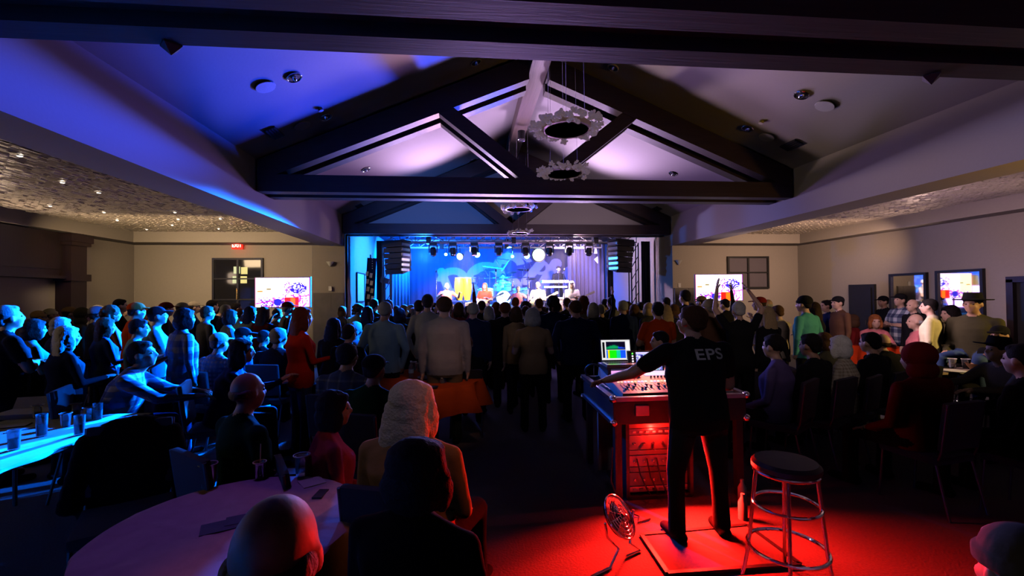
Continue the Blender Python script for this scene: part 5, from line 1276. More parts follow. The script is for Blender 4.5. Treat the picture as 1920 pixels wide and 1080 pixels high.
curtain(a.x, b.x, 16.9, SZ, 3.9, M['drape'], 'side_drape', 'pleated blue lit side drape at the left of the stage', 50, .05, False, 5)
for x0, x1, lb in ((1138, 1148, 'narrow black drape right of the stage beside the speaker array'), (1196, 1212, 'black drape strip at the right end of the lighting truss'), (704, 716, 'black drape strip at the left end of the lighting truss')):
    a, b = at(x0, 0, 13.35), at(x1, 0, 13.35); curtain(a.x, b.x, 13.35 if x0 != 1138 else 13.6, 0.0, 3.42, M['blackcloth'], 'black_drape', lb, 24, .03, False, 3)
# banner with pale squares
a, b = at(688, 500, 13.15), at(701, 572, 13.15)
bn = thing('hanging_banner', 'slanted dark vertical banner with pale squares left of the stage', 'banner', ((a.x+b.x)/2, 13.15, (a.z+b.z)/2))
MB().box((0, 0, 0), (.26, .02, a.z-b.z+.5), Matrix.Rotation(.06, 3, 'Y')).build('panel', C['navy'], bn)
for j in range(6):
    for i in range(2): MB().box((-.055+.11*i+(j-3)*.012, -.014, .35-.22*j-.05*i), (.075, .008, .13), Matrix.Rotation(.15, 3, 'Y')).build('square', M['white'], bn)
for j in range(7): MB().ell((.06, -.014, .50+.07*j), (.014, .006, .014), n=8, m=5).build('dot', M['white'], bn)
MB().tube([(.0, .03, -bn.location.z), (.0, .03, .9)], .02, 8).build('pole', M['black'], bn)
# aluminium box trusses
def box_truss(x0, x1, Y, z, s, lb, bay=.42):
    r = thing('lighting_truss', lb, 'truss', ((x0+x1)/2, Y, z), 0, 'aluminium lighting trusses'); L2 = (x1-x0)/2
    for sy in (-1, 1):
        for sz in (-1, 1): MB().tube([(-L2, sy*s/2, sz*s/2), (L2, sy*s/2, sz*s/2)], .024, 8).build('chord', M['trussalu'], r, True)
    n = int(2*L2/bay)
    for i in range(n):
        xa = -L2+2*L2*i/n; xb = -L2+2*L2*(i+1)/n
        MB().tube([(xa, -s/2, -s/2), (xb, -s/2, s/2)], .013, 6).tube([(xb, -s/2, -s/2), (xb, -s/2, s/2)], .013, 6).build('brace', M['trussalu'], r, True)
        MB().tube([(xa, s/2, s/2), (xb, s/2, -s/2)], .012, 6).tube([(xa, -s/2, -s/2), (xb, s/2, -s/2)], .012, 6).build('brace', M['trussalu'], r, True)
    for k in range(3): MB().box((-L2+2*L2*(k+.5)/3, 0, 0), (.12, s+.08, s+.08)).build('corner_block', M['black'], r)
    return r
a, b = at(722, 441, 13.35), at(1190, 441, 13.35)
box_truss(a.x, b.x, 13.35, 3.50, .26, 'front aluminium lighting truss with speaker arrays hanging from it')
a2, b2 = at(766, 458, 15.2), at(1126, 458, 15.2)
box_truss(a2.x, b2.x, 15.2, (a2.z+b2.z)/2-.0, .24, 'rear aluminium lighting truss over the band', .36)
for x in (a.x+.05, b.x-.05):
    lt = thing('truss_tower', 'vertical truss tower at the %s end of the front lighting truss' % ('left' if x < 0 else 'right'), 'truss', (x, 13.35, 0))
    for sx in (-1, 1):
        for sy in (-1, 1): MB().tube([(sx*.11, sy*.11, 0), (sx*.11, sy*.11, 3.36)], .022, 8).build('chord', M['black'], lt)
    for k in range(9): MB().tube([(-.11, -.11, .37*k), (.11, -.11, .37*(k+1))], .012, 6).build('brace', M['black'], lt)
# moving heads
def mover(px, lb, Y=13.2, tilt=.4, lit=None):
    P = at(px, 452, Y); r = thing('moving_head', lb, 'stage light', (P.x, Y, 3.30), 0, 'moving head lights under the front truss')
    MB().box((0, 0, 0), (.22, .16, .09), bev=.015).build('base', M['black'], r)
    for s in (-1, 1): MB().box((s*.115, 0, -.14), (.03, .08, .22), bev=.01).build('yoke', M['black'], r)
    q = Matrix.Rotation(tilt, 3, 'X'); mb = MB(); ax = q @ Vector((0, 0, -1)); mb.lathe([(.0, -.11), (.08, -.10), (.095, 0), (.085, .12), (.07, .13)], (0, 0, -.20), 18, axis=ax); h = mb.build('head', M['black'], r, True)
    MB().lathe([(.07, 0), (.065, .012), (0, .018)], Vector((0, 0, -.20))+ax*.13, 16, axis=ax).build('lens', lit or M['glass'], r, True)
    MB().ring(Vector((0, 0, -.20))+ax*.10, .088, .007, 24, 6, axis=ax).build('bezel', M['chrome'], r, True)
for k, px in enumerate((812, 849, 889, 935, 985, 1030, 1067, 1104)):
    mover(px, 'black moving head light under the front truss, %s from the left' % 'first second third fourth fifth sixth seventh eighth'.split()[k], tilt=(.5, .2, -.3, .1, -.2, .3, .6, .3)[k])
LC = mat('cyan_beam_lens', (.6, 1, 1), emit=(.30, .88, 1), es=6)
def par(px, py, lb, r_=.10, Y=15.22, d=(0, -1, -.4), pw=0, tgt=None):
    P = at(px, py, Y); r = thing('stage_spotlight', lb, 'stage light', P, 0, 'lit spotlights under the rear truss'); ax = Vector(d).normalized()
    MB().lathe([(.5*r_, -.22), (r_, -.06), (r_*1.08, 0)], (0, 0, 0), 20, axis=ax).build('can', M['black'], r, True)
    MB().lathe([(r_, -.01), (r_*.8, .008), (0, .012)], (0, 0, 0), 20, axis=ax).build('lens', LC, r, True)
    MB().tube([(0, .05, .05), (0, .0, 3.44-P.z)], .02, 8).tube([(0, -.16, 3.43-P.z), (0, .14, 3.43-P.z)], .03, 8).build('clamp', M['black'], r)
    if pw: spot('beam_'+str(px), P+ax*.06, tgt, (.06, .60, 1.0), pw*5, 20, .6, .04)
par(862, 481, 'bright cyan spotlight left of the drum kit, largest flare on the left', .13, d=(-.5, -1, -.3), pw=160, tgt=(-1.2, 14.2, .8))
par(895, 478, 'bright cyan spotlight just right of the left flare', .11, d=(.3, -1, -.5), pw=160, tgt=(.8, 14.6, .8))
par(836, 477, 'tiny white spotlight left of the big left flare', .06)
par(1010, 478, 'big bright oval cyan spotlight above the guitarist', .24, d=(.1, -1, -.1), pw=200, tgt=(2.2, 14.0, .8))
par(988, 480, 'round bright spotlight left of the big oval light', .11, d=(0, -1, -.2))
par(961, 481, 'small cyan bar light between drums and the oval light', .06)
# line arrays
def line_array(x0, x1, y0, y1, lb, sgn):
    a, b = at(x0, y0, 13.1), at(x1, y1, 13.1); w = b.x-a.x; h = a.z-b.z; n = 6
    r = thing('line_array_speaker', lb, 'speaker', ((a.x+b.x)/2, 13.1, a.z), R(28*sgn), 'hanging line array speakers')
    for k in range(n):
        t = k/n; MB().box((0, .04*math.sin(t*2.2)*2-.02, -h/n*(k+.5)), (w*.92*(1-.1*t), .42, h/n*.95), Matrix.Rotation(.06*k, 3, 'X'), bev=.012).build('cabinet', M['black'], r)
        MB().box((-sgn*w*.46*(1-.1*t), -.02, -h/n*(k+.5)), (.03, .36, h/n*.5)).build('grille', M['alu'], r)
    MB().box((0, 0, .03), (w, .36, .05)).build('flying_frame', M['black'], r)
    for s in (-1, 1): MB().tube([(s*w*.3, 0, .05), (s*w*.3, .1, 3.36-a.z)], .01, 6).build('cable', M['chrome'], r)
line_array(720, 768, 455, 511, 'hanging black line array speaker left of the stage', -1)
line_array(1140, 1188, 453, 508, 'hanging black line array speaker right of the stage', 1)
sp = at(722, 526, 13.4); ps = thing('monitor_speaker', 'small speaker on a pole left of the stage', 'speaker', (sp.x, 13.4, 0))
MB().box((0, 0, sp.z), (.25, .2, .16), Matrix.Rotation(.3, 3, 'Y'), bev=.02).build('cabinet', M['black'], ps); MB().tube([(0, 0, 0), (0, 0, sp.z)], .017, 8).build('pole', M['black'], ps)
for k in range(3):
    a = k*2.09; MB().tube([(0, 0, .5), (.35*math.cos(a), .35*math.sin(a), .01)], .012, 6).build('leg', M['black'], ps)
# ---- musicians
SKN = mat('skin_stage', (.70, .48, .36), .55)
B['guitar'] = make_body('player_guitar', arms=((D(-.25, .25, -1), D(.55, 1, .35)), (D(.35, .1, -1), D(-.9, .75, .0))), head=(0, -6), short=True, fat=1.15)
B['gsit'] = make_body('player_guitar_sit', seated=True, arms=((D(-.25, .25, -1), D(.55, 1, .35)), (D(.35, .1, -1), D(-.9, .75, .0))), head=(0, -6), short=True, fat=1.15)
B['keys'] = make_body('player_keys', arms=((D(-.3, .4, -1), D(-.1, 1, -.05)), (D(.3, .4, -1), D(.1, 1, -.05))), head=(0, -14), lean=6)
B['drum'] = make_body('player_drum', seated=True, arms=((D(-.6, .5, -.5), D(.2, 1, .6)), (D(.6, .5, -.5), D(-.2, 1, .4))), head=(0, 0), short=True)
B['vocal'] = make_body('player_vocal', arms=((D(-.2, .3, -1), D(.5, .9, 1.2)), (D(.2, .1, -1), D(0, .3, -1))), head=(0, 4), short=True)
def player(lb, px, py, Y, body, **kw):
    fl = kw.pop('floor', SZ); return person(lb, px=px, py=py, Y=Y, body=body, skin=SKN, face=kw.pop('face', 180), floor=fl, **kw)
g1 = player('guitarist in white t-shirt at the right of the stage', 1072, 524, 14.6, 'gsit', hair='long', hc='white', shirt='white', tr='white', hat='cap', hatc='white', face=170)
g2 = player('bald guitarist in white t-shirt right of the drum kit', 1008, 527, 14.8, 'gsit', hair='fringe', hc='grey', shirt='white', tr='khaki', face=160)
pk = player('keyboard player with dark cap standing behind the keyboards', 1047, 497, 16.9, 'keys', hair='crew', hc='dark', hat='cap', hatc='black', shirt='black', tr='black', floor=SZ+.25)
pv = player('singer in orange and white shirt in front of the bass drum', 971, 535, 15.0, 'drum', hair='short', hc='grey', shirt='pink', tr='white')
pf = player('long haired percussionist in orange shirt left of the drum kit', 909, 529, 15.6, 'gsit', hair='long', hc='ginger', shirt='orangered', tr='khaki', face=165)
pp = player('seated saxophone player in pale pink shirt left of the congas', 838, 529, 15.0, 'drum', hair='fringe', hc='grey', shirt='pink', tr='khaki', face=200)
pd = player('drummer half hidden behind the drum kit', 943, 512, 17.3, 'drum', hair='short', hc='dark', shirt='skyblue', tr='black', floor=SZ+.45)
# the mid stage riser
structure(MB().box((at(1047, 550, 17.2).x, 17.1, SZ+.125), (2.0, 1.6, .25)).build('trim_keyboard_riser', M['black']))
structure(MB().box((at(945, 550, 17.0).x, 17.0, SZ+.225), (2.4, 2.0, .45)).build('trim_drum_riser', M['black']))
def guitar(pl, m, lb, b='guitar'):
    s = pl.scale[2]; r = thing('electric_guitar', lb, 'guitar', pl.location, pl.rotation_euler.z, None, s)
    c = Vector((-.02, .22, .64)); d = Vector((-.95, .08, .42)).normalized()
    mb = MB(); mb.ell(c+Vector((.12, 0, -.04)), (.15, .025, .13)); mb.ell(c, (.12, .024, .10)); mb.build('body', m, r, True)
    MB().bar(c, c+d*.62, .02, .045).build('neck', M['cream_'] if 'cream_' in M else m, r); MB().bar(c+d*.60, c+d*.78, .02, .075).build('headstock', m, r)
    MB().box(c+Vector((.05, .03, -.01)), (.06, .01, .08)).build('pickguard', M['white'], r); return r
M['guitarw'] = mat('blond_guitar', (.75, .55, .30), .3); M['guitarc'] = mat('cream_guitar', (.8, .72, .55), .3)
guitar(g1, M['guitarc'], 'cream guitar held by the rightmost guitarist'); guitar(g2, M['guitarw'], 'blond wood guitar held by the bald guitarist'); guitar(pf, M['guitarw'], 'wooden guitar held by the long haired player')
# congas
M['conga'] = mat('yellow_conga', (.85, .58, .06), .3); M['skinw'] = mat('drum_skin', (.85, .80, .72), .5)
for px, lb in ((861, 'left yellow conga drum'), (876, 'right yellow conga drum')):
    P = at(px, 560, 15.3); r = thing('conga_drum', lb+' on a stand', 'drum', (P.x, 15.3+(.15 if px > 870 else 0), SZ+.3), 0, 'yellow conga drums')
    MB().lathe([(.10, .38), (.15, .62), (.17, .85), (.145, 1.12), (.14, 1.14)], (0, 0, 0), 24).build('shell', M['conga'], r, True)
    MB().lathe([(.145, 1.13), (.145, 1.16), (0, 1.165)], (0, 0, 0), 24).build('skin', M['skinw'], r, True); MB().ring((0, 0, 1.13), .15, .008).build('hoop', M['chrome'], r, True)
    for k in range(3): a = k*2.09; MB().tube([(.1*math.cos(a), .1*math.sin(a), .42), (.26*math.cos(a), .26*math.sin(a), .01)], .010, 6).build('leg', M['chrome'], r)
    for k in range(6): a = k*1.047; MB().tube([(.155*math.cos(a), .155*math.sin(a), .95), (.15*math.cos(a), .15*math.sin(a), 1.13)], .007, 6).build('lug', M['chrome'], r)
structure(MB().box((at(868, 560, 15.4).x, 15.4, SZ+.15), (1.1, .9, .3)).build('trim_conga_riser', M['black']))
for pl_, lb in ((g1, 'round stool under the rightmost guitarist'), (g2, 'round stool under the bald guitarist'), (pf, 'round stool under the long haired player'), (pp, 'round stool under the seated saxophone player'), (pv, 'round stool under the singer')):
    so = thing('stage_stool', lb, 'stool', (pl_.location.x, pl_.location.y, SZ), 0, 'stools on the stage'); MB().lathe([(.17, .40), (.18, .45), (0, .46)], (0, 0, 0), 20).build('seat', M['black'], so, True)
    for k in range(3): a = k*2.09; MB().tube([(.08*math.cos(a), .08*math.sin(a), .4), (.2*math.cos(a), .2*math.sin(a), 0)], .012, 6).build('leg', M['chrome'], so)
# drum kit
dk = at(945, 563, 16.35); dz = SZ+.45
kit = thing('drum_kit', 'large drum kit with white bass drum in the middle of the stage', 'drum kit', (dk.x, 16.6, dz))
M['shell'] = mat('drum_shell', (.10, .35, .45), .25, .4)
MB().lathe([(.27, -.20), (.28, 0)], (0, -.1, .29), 28, axis=(0, -1, 0)).build('bass_drum_shell', M['shell'], kit, True)
MB().lathe([(.27, 0), (0, .006)], (0, -.1, .29), 28, axis=(0, -1, 0)).build('bass_drum_head', M['skinw'], kit, True)
MB().lathe([(.035, 0), (0, .004)], (.14, -.107, .20), 16, axis=(0, -1, 0)).build('port_hole', M['ink'], kit)
MB().tube([(-.14, -.115, .33), (-.05, -.115, .36), (.0, -.115, .34), (.10, -.115, .37)], .008, 6).build('scribble', M['ink'], kit)
MB().ring((0, -.1, .29), .278, .014, 36, 8, axis=(0, 1, 0)).build('hoop', M['chrome'], kit, True)
for x, y, z, rr, hh in ((-.22, 0, .68, .13, .2), (.16, 0, .68, .14, .2), (-.55, .1, .5, .18, .25), (.55, .1, .45, .20, .32), (.80, .1, .50, .17, .25), (-.82, .1, .52, .15, .2)):
    q = Vector((0, -.35, 1)); MB().lathe([(rr, -hh/2), (rr, hh/2)], (x, y, z), 22, axis=q).build('tom_drum', M['shell'] if rr != .18 else M['skinw'], kit, True); MB().ring(Vector((x, y, z))+q.normalized()*hh/2, rr+.004, .010, 24, 6, axis=q).build('hoop', M['chrome'], kit, True)
    MB().tube([(x, y+.1, 0), (x, y+.05, z)], .011, 6).build('stand', M['chrome'], kit)
M['cymbal'] = mat('cymbal_brass', (.75, .62, .35), .25, 1.)
for x, y, z, rr in ((-.9, 0, 1.15, .22), (-.5, .1, 1.35, .24), (-.15, .2, 1.05, .16), (.35, .2, 1.25, .2), (.75, .1, 1.35, .24), (1.05, 0, 1.0, .2), (-1.1, .1, .85, .18), (.1, -.05, .95, .12)):
    q = Vector((random.uniform(-.3, .3), -.3, 1)); MB().lathe([(rr, 0), (rr*.5, .018), (.03, .03), (0, .035)], (x, y, z), 24, axis=q).build('cymbal', M['cymbal'], kit, True); MB().tube([(x, y+.1, 0), (x, y, z)], .010, 6).build('stand', M['chrome'], kit)
def frame_bar(pts): MB().tube(pts, .018, 8).build('rack_bar', M['chrome'], kit)
frame_bar([(-1.1, .15, 1.02), (1.0, .15, 1.06)]); frame_bar([(-1.1, .15, 0), (-1.1, .15, 1.02)]); frame_bar([(1.0, .15, 0), (1.0, .15, 1.06)])
frame_bar([(-.28, .2, 1.78), (.26, .2, 1.72)]); frame_bar([(-.28, .2, 1.78), (-.04, .2, 1.30)]); frame_bar([(.26, .2, 1.72), (-.04, .2, 1.30)]); frame_bar([(-.75, .2, 1.48), (.05, .2, 1.38)]); frame_bar([(-.75, .2, 1.48), (-.55, .2, 1.12)])
MB().ring((.95, .2, 1.50), .13, .012, 24, 6, axis=(.3, 1, .3)).build('hand_drum', M['chrome'], kit, True)
# keyboards
kb = at(1040, 528, 16.2); kz = SZ
kr = thing('keyboard_stack', 'two white keyboards on a stand at the right of the stage', 'keyboard', (kb.x, 16.2, 0))
zt_ = kb.z
MB().box((0, 0, zt_), (1.0, .32, .10), bev=.015).build('upper_keyboard', M['white'], kr); MB().box((0, -.05, zt_-.2), (.85, .32, .07), bev=.015).build('lower_keyboard', M['white'], kr)
for i in range(10): MB().box((-.40+.09*i, -.165, zt_+.02), (.05, .006, .03)).build('key', M['black'], kr)
for s in (-1, 1): MB().tube([(s*.30, 0, zt_-.24), (s*.5, -.1, SZ)], .018, 8).build('leg', M['chrome'], kr); MB().tube([(s*.42, 0, zt_-.24), (s*.42, 0, zt_-.05)], .014, 8).build('post', M['chrome'], kr)
mc = thing('microphone_stand', 'microphone stand in front of the keyboards', 'microphone stand', (at(1048, 540, 15.8).x, 15.8, SZ))
MB().tube([(0, 0, 0), (0, 0, 1.6)], .012, 8).build('pole', M['chrome'], mc); MB().lathe([(.14, 0), (.14, .02), (0, .03)], (0, 0, 0), 18).build('base', M['black'], mc); MB().ell((0, -.03, 1.64), (.03, .03, .05)).build('microphone', M['black'], mc, True)
for px, Y, lb in ((990, 14.2, 'microphone stand left of the bald guitarist'), (1058, 14.0, 'microphone stand between the two guitarists'), (818, 14.6, 'microphone stand left of the seated player'), (930, 14.4, 'microphone stand in front of the bass drum')):
    m_ = copy_tree(mc, None, lb, Vector((at(px, 540, Y).x, Y, SZ)))
def amp(px, py, Y, w, h, m, lb):
    P = at(px, py, Y); r = thing('guitar_amplifier', lb, 'amplifier', (P.x, Y, SZ)); MB().box((0, 0, h/2), (w, .3, h), bev=.03).build('cabinet', m, r); MB().box((0, -.155, h*.45), (w*.86, .01, h*.72)).build('grille', M['blind'], r); MB().box((0, -.157, h*.9), (w*.8, .012, .06)).build('control_panel', M['alu'], r)
M['ampw'] = mat('amp_tolex', (.45, .36, .36), .7)
amp(882, 570, 15.6, .36, .62, M['ampw'], 'pale rounded amplifier between congas and percussionist'); amp(1055, 560, 15.4, .5, .75, M['ampw'], 'tall amplifier right of the keyboard stand'); amp(918, 570, 15.9, .4, .5, M['white'], 'white drum monitor box left of the bass drum'); amp(993, 570, 15.4, .3, .8, M['ampw'], 'narrow amplifier left of the bald guitarist')
tp = thing('hanging_pennant', 'small white triangular pennants hanging right of the rear truss', 'pennant', at(1117, 470, 15.2))
MB().prism([(0, .25), (-.06, -.10), (.06, -.10)], -.01, .01).build('upper_flag', M['white'], tp); MB().prism([(-.06, -.30), (.07, -.20), (.07, -.45)], -.01, .01).build('lower_flag', M['white'], tp); MB().tube([(0, 0, -.3), (0, .0, 3.60-tp.location.z)], .006, 6).tube([(0, -.14, 3.43-tp.location.z), (0, .14, 3.43-tp.location.z)], .02, 6).build('cord', M['black'], tp)

# fog hanging over the stage
fg = MB().box((XM, 15.6, 2.35), (XR-XL-1.2, 4.4, 2.9)).build('stage_haze', M['black']); m = bpy.data.materials.new('haze'); m.use_nodes = True; N = m.node_tree.nodes; N.clear()
v = N.new('ShaderNodeVolumeScatter'); v.inputs['Density'].default_value = .016; v.inputs['Anisotropy'].default_value = .35; ou = N.new('ShaderNodeOutputMaterial'); m.node_tree.links.new(v.outputs[0], ou.inputs['Volume'])
fg.data.materials.clear(); fg.data.materials.append(m); tag(fg, 'thin stage fog catching the light beams above the band', 'fog', kind='stuff'); fg.display_type = 'WIRE'
# ================================================================== MIXING DESK
M['case'] = mat('flight_case_laminate', (.035, .03, .035), .4); M['edge'] = mat('case_aluminium_edge', (.62, .64, .70), .28, 1., bump=0)
M['desk'] = mat('console_surface', (.55, .48, .48), .45)
DX0, DX1, DY0, DY1, DH = 1.22, 2.42, 3.72, 4.72, .90
dc = thing('desk_case', 'open black flight case with aluminium edges carrying the mixing console', 'flight case', ((DX0+DX1)/2, (DY0+DY1)/2, 0))
W, L_ = DX1-DX0, DY1-DY0
MB().box((0, 0, DH-.12), (W, L_, .20), bev=.008).build('tray', M['case'], dc)
for s in (-1, 1):
    MB().bar((s*W/2, -L_/2, DH), (s*W/2, L_/2, DH+.02), .05, .035).build('edge_rail', M['edge'], dc); MB().bar((s*W/2, -L_/2, DH-.20), (s*W/2, L_/2, DH-.18), .04, .03).build('edge_rail', M['edge'], dc)
    MB().bar((-W/2, s*L_/2, DH), (W/2, s*L_/2, DH), .05, .035).build('edge_rail', M['edge'], dc)
    for sy in (-1, 1):
        MB().ell((s*W/2, sy*L_/2, DH), (.035, .035, .035)).build('ball_corner', M['chrome'], dc, True); MB().ell((s*W/2, sy*L_/2, DH-.2), (.035, .035, .035)).build('ball_corner', M['chrome'], dc, True)
        MB().box((s*(W/2-.05), sy*(L_/2-.05), (DH-.2)/2), (.06, .06, DH-.22)).build('leg', M['case'], dc)
for x in (-.35, .1): MB().box((x, -L_/2-.012, DH-.10), (.12, .02, .09), bev=.006).build('butterfly_latch', M['edge'], dc)
MB().box((-W/2+.17, .12-L_/2+.35, .42), (.34, .03, .60)).build('side_panel', mat('case_side_panel', (.30, .24, .22), .6), dc)
# console wedge
cs_ = thing('mixing_console', 'mixing console full of faders and small screens in the flight case', 'mixing console', ((DX0+DX1)/2+.02, DY0+.42, DH-.01))
tilt = Matrix.Rotation(R(9), 3, 'X')
MB().box(tilt @ Vector((0, .03, .05)), (1.02, .74, .09), tilt, bev=.01).build('chassis', M['desk'], cs_)
fk = MB(); 
for b_ in range(3):
    for i in range(9):
        x = -.46+.32*b_+.033*i
        MBf = tilt @ Vector((x, -.20, .098)); MB().box(MBf, (.004, .15, .003), tilt).build('fader_slot', M['black'], cs_)
        p = tilt @ Vector((x, -.20+random.uniform(-.06, .05), .108)); MB().box(p, (.014, .028, .018), tilt, bev=.003).build('fader_cap', M['black'] if (i*7+b_) % 3 else M['white'], cs_)
        p = tilt @ Vector((x, -.075, .102)); MB().box(p, (.020, .016, .008), tilt).build('button', mat('btn%d%d' % (b_, i), (1, .9, .8), emit=random.choice([(1, .8, .7), (.9, .5, 1), (1, .5, .3)]), es=1.4), cs_)
for b_ in range(3):
    p = tilt @ Vector((-.33+.33*b_, .16, .102)); MB().box(p, (.27, .15, .008), tilt).build('display', mat('disp%d' % b_, (.1, .1, .1), emit=((.8, .35, .75), (.75, .6, .9), (.6, .4, 1))[b_], es=1.2, scale=40), cs_)
    for i in range(7): MB().lathe([(.010, 0), (.008, .016), (0, .017)], tilt @ Vector((-.43+.33*b_+.034*i, .03, .10)), 10).build('knob', M['black'], cs_)
# laptop
def spec_pic():
    h, w = 90, 120; A = np.ones((h, w, 3), np.float32)*.82; A[10:80, 5:14] = .02; A[8:44, 20:100] = (.01, .01, .10); A[46:82, 20:100] = (.0, .25, .9)
    yy, xx = np.mgrid[0:h, 0:w]
    for x in range(20, 98):
        top = int(34-10*math.exp(-((x-50)/25)**2)+rng.uniform(-3, 3)+abs(x-60)*.05); A[top:40, x] = (.0, .55, .3) if x < 70 else (.05, .25, .8)
        c = (.1, .4, .9) if x < 26 else (.9, .8, .0) if x < 33 else (.05, .85, .0) if x < 62 else (.0, .75, .55) if x < 78 else (.05, .3, .95)
        A[46:82, x] = c
    A[8:44, 104:116] = .9; A[50:88, 104:] = (.1, .12, .1); return A
lt_ = at(1157, 680, 4.45); lp = thing('laptop', 'open laptop showing a green spectrum graph on the desk case', 'laptop', (lt_.x, 4.45, lt_.z), R(-3))
MB().box((0, -.10, .006), (.32, .22, .014), bev=.004).build('base', M['alu'], lp)
q = Matrix.Rotation(R(-12), 3, 'X'); MB().box(q @ Vector((0, .012, .12))+Vector((0, .01, .01)), (.32, .008, .23), q, bev=.003).build('lid', M['black'], lp)
me = uvquad(.30, .205); me.materials.append(img_mat('spectrum', spec_pic(), 1.3)); o = bpy.data.objects.new('screen', me); COL.objects.link(o); o.parent = lp; o.location = q @ Vector((0, .006, .12))+Vector((0, .008, .01)); o.rotation_euler = (R(-12), 0, 0)
kk = MB()
for i in range(12):
    for j in range(4): kk.box((-.13+.024*i, -.045-.025*j, .0145), (.018, .018, .003))
kk.build('keyboard', M['black'], lp)
lc_ = thing('laptop_stand', 'black shelf under the laptop', 'stand', (lt_.x, 4.37, DH)); MB().box((0, 0, lt_.z-DH-.014), (.36, .30, .02)).build('shelf', M['black'], lc_)
for s in (-1, 1): MB().box((s*.15, 0, (lt_.z-DH-.024)/2), (.03, .28, lt_.z-DH-.024)).build('leg', M['black'], lc_)
# second control surface with screen
s2 = at(1206, 677, 4.35); sc2 = thing('control_screen', 'second console screen beside the laptop with a strip of lit buttons', 'screen', (s2.x+.03, 4.35, s2.z), R(-3))
def mixpic():
    h, w = 60, 90; A = np.ones((h, w, 3), np.float32); A[:] = (.45, .45, .85)
    n = np.kron(rng.rand(15, 22), np.ones((4, 4)))[:h, :w]; A[:, :88][n > .6] = (.85, .85, .9); A[:, :88][n > .85] = (.2, .6, .8); A[:7] = (.85, .8, 1); A[10:48, 16:26] = (.05, .06, .4); return A
MB().box(q @ Vector((0, .012, 0)), (.36, .02, .21), q, bev=.004).build('housing', M['black'], sc2)
me = uvquad(.26, .18); me.materials.append(img_mat('mix_screen', mixpic(), 1.1)); o = bpy.data.objects.new('screen', me); COL.objects.link(o); o.parent = sc2; o.location = q @ Vector((.03, -.002, 0)); o.rotation_euler = (R(-12), 0, 0)
for k in range(7): MB().ell(q @ Vector((-.135, -.004, .075-.025*k)), (.008, .004, .008), n=8, m=5).build('button', mat('led%d' % k, (.1, 1, .1) if k == 0 else (1, 1, 1), emit=(.05, 1, .05) if k == 0 else (.9, .8, 1), es=2.5), sc2)
MB().box((0, .05, -.11), (.30, .10, .03)).build('foot', M['black'], sc2)
hd = tag(MB().ring((0, 0, 0), .085, .012, 28, 8, axis=(.2, 1, .5)).build('headphones', M['black'], None, True), 'black headphones hanging on the left rear corner of the desk', 'headphones'); hd.location = (DX0+.08, DY1-.12, DH+.09)
# rack of red lit units
rk = thing('equipment_rack', 'rack of units under the desk glowing red', 'rack', (1.66, 4.02, 0)); M['rackm'] = mat('rack_unit_metal', (.5, .45, .45), .4, .3)
for s in (-1, 1): MB().box((s*.29, .05, .34), (.03, .55, .66)).build('side_panel', M['case'], rk)
MB().box((0, .05, .015), (.58, .55, .03)).build('bottom', M['case'], rk); MB().box((0, .34, .34), (.58, .02, .66)).build('back_panel', M['case'], rk)
z = .05
for k, hh in enumerate((.055, .12, .05, .10, .045, .13, .06, .045)):
    u = MB().box((0, .02, z+hh/2), (.54, .42, hh-.006), bev=.004).build('rack_unit', M['rackm'] if k % 3 else M['alu'], rk)
    if hh > .09:
        for i in range(6): MB().lathe([(.012, 0), (.010, .015), (0, .016)], (-.22+.085*i, -.195, z+hh/2), 10, axis=(0, -1, 0)).build('knob', M['chrome'], u)
    elif hh > .05:
        for i in range(8): MB().box((-.22+.06*i, -.195, z+hh/2), (.03, .008, .016)).build('button', M['white'], u)
    z += hh
cab_ = MB()
for i in range(5): cab_.tube([(-.2+.09*i, -.20, .35), (-.2+.09*i, -.28, .24-.02*i), (-.15+.08*i, -.30, .12), (-.1+.07*i, -.24, .05)], .006, 6)
cab_.build('cable', M['black'], rk, True)
rl = thing('red_tube_light', 'vertical glowing red light bar right of the rack', 'lamp', at(1357, 942, 3.62)); rl.location.z = 0
MB().tube([(0, 0, .10), (0, 0, .62)], .022, 12).build('tube', mat('red_tube_glow', (1, 0, 0), emit=(1, .012, .006), es=2.0), rl, True)
MB().box((0, 0, .05), (.08, .08, .10), bev=.01).build('base', M['black'], rl); MB().box((0, 0, .64), (.06, .06, .04)).build('end_cap', M['black'], rl)
# mat under the engineer
pts = [atz(x, y, .012) for x, y in ((1252, 1075), (1203, 1003), (1400, 985), (1500, 1058))]
mt = MB(); vs = [Vector((p.x, p.y, .0)) for p in pts]+[Vector((p.x, p.y, .014)) for p in pts]; mt.add(vs, [(3, 2, 1, 0), (4, 5, 6, 7), (0, 1, 5, 4), (1, 2, 6, 5), (2, 3, 7, 6), (3, 0, 4, 7)])
fm_ = thing('floor_mat', 'square grey floor mat with a black rim under the engineer', 'mat', (0, 0, 0)); mt.build('surface', cloth('mat_grey', (.15, .14, .14)), fm_)
for i in range(4):
    a, b = pts[i].copy(), pts[(i+1) % 4].copy(); a.z = b.z = .010; MB().bar(a, b, .03, .022).build('rim', M['black'], fm_)
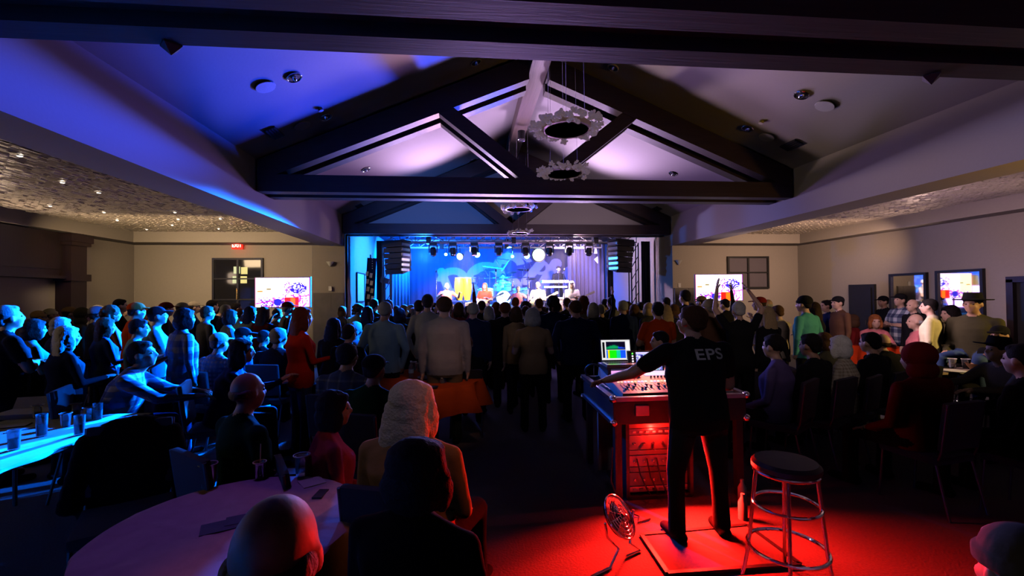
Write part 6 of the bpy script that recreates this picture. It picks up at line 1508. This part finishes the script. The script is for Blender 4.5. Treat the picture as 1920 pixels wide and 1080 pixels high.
# tilted round floor fan
fp = at(1162, 968, 3.0); fn = thing('floor_fan', 'round tilted floor fan on a bent tube stand, lit red', 'fan', (fp.x, 3.0, 0))
ax = Vector((.60, -.52, .60)).normalized(); cz = Vector((0, 0, fp.z))
MB().lathe([(.0, -.07), (.08, -.06), (.13, -.03), (.142, 0)], cz, 28, axis=ax).build('shell', mat('fan_shell', (.35, .3, .3), .25, .6), fn, True)
MB().ring(cz, .143, .008, 36, 8, axis=ax).build('rim', M['chrome'], fn, True)
for k in range(5): MB().ring(cz+ax*(.022-.003*k), .025+.024*k, .0022, 28, 5, axis=ax).build('grille_ring', M['chrome'], fn, True)
xa = ax.orthogonal().normalized(); ya = ax.cross(xa)
for k in range(12):
    a = k*math.pi/6; d = xa*math.cos(a)+ya*math.sin(a); MB().tube([cz+ax*.024+d*.015, cz+ax*.004+d*.14], .002, 5).build('grille_wire', M['chrome'], fn)
for k in range(4):
    a = k*math.pi/2; d = xa*math.cos(a)+ya*math.sin(a); MB().ell(cz-ax*.01+d*.06, (.05, .03, .008), Vector((1, 0, 0)).rotation_difference(d).to_matrix()).build('blade', M['chrome'], fn, True)
MB().ell(cz+ax*.01, (.022, .022, .022)).build('hub', M['black'], fn, True)
for s in (-1, 1):
    d = Vector((.8, .5, 0)).normalized()*s; MB().tube([cz+d*.15, cz+d*.13-Vector((0, 0, .10)), Vector(d*.06)+Vector((.03, 0, .07)), Vector(d*.16)+Vector((.02, -.05, .012)), Vector(d*.18)+Vector((-.12, -.12, .012))], .009, 8).build('stand', M['chrome'], fn, True)
# guitar-like cable bundle and bottle by the rack
for k, (px, py, lb) in enumerate(((1393, 955, 'red lit small bottle on the floor right of the light bar'), (1392, 925, 'second small bottle behind, beside the desk leg'))):
    P = atz(px, py+18, 0); lathe_thing('drink_bottle', [(.035, 0), (.035, .13), (.015, .17), (.015, .20), (0, .2)], M['white'], lb, 'bottle', (P.x, P.y, 0), 14, 'bottles beside the desk')
cb_ = MB(); cb_.tube([(1.20, 3.70, .5), (1.16, 3.62, .25), (1.22, 3.55, .06), (1.35, 3.5, .012), (1.30, 3.4, .012), (1.42, 3.45, .012)], .008, 8); tag(cb_.build('power_cable', M['black'], None, True), 'black cable hanging from the left side of the desk to the floor', 'cable')
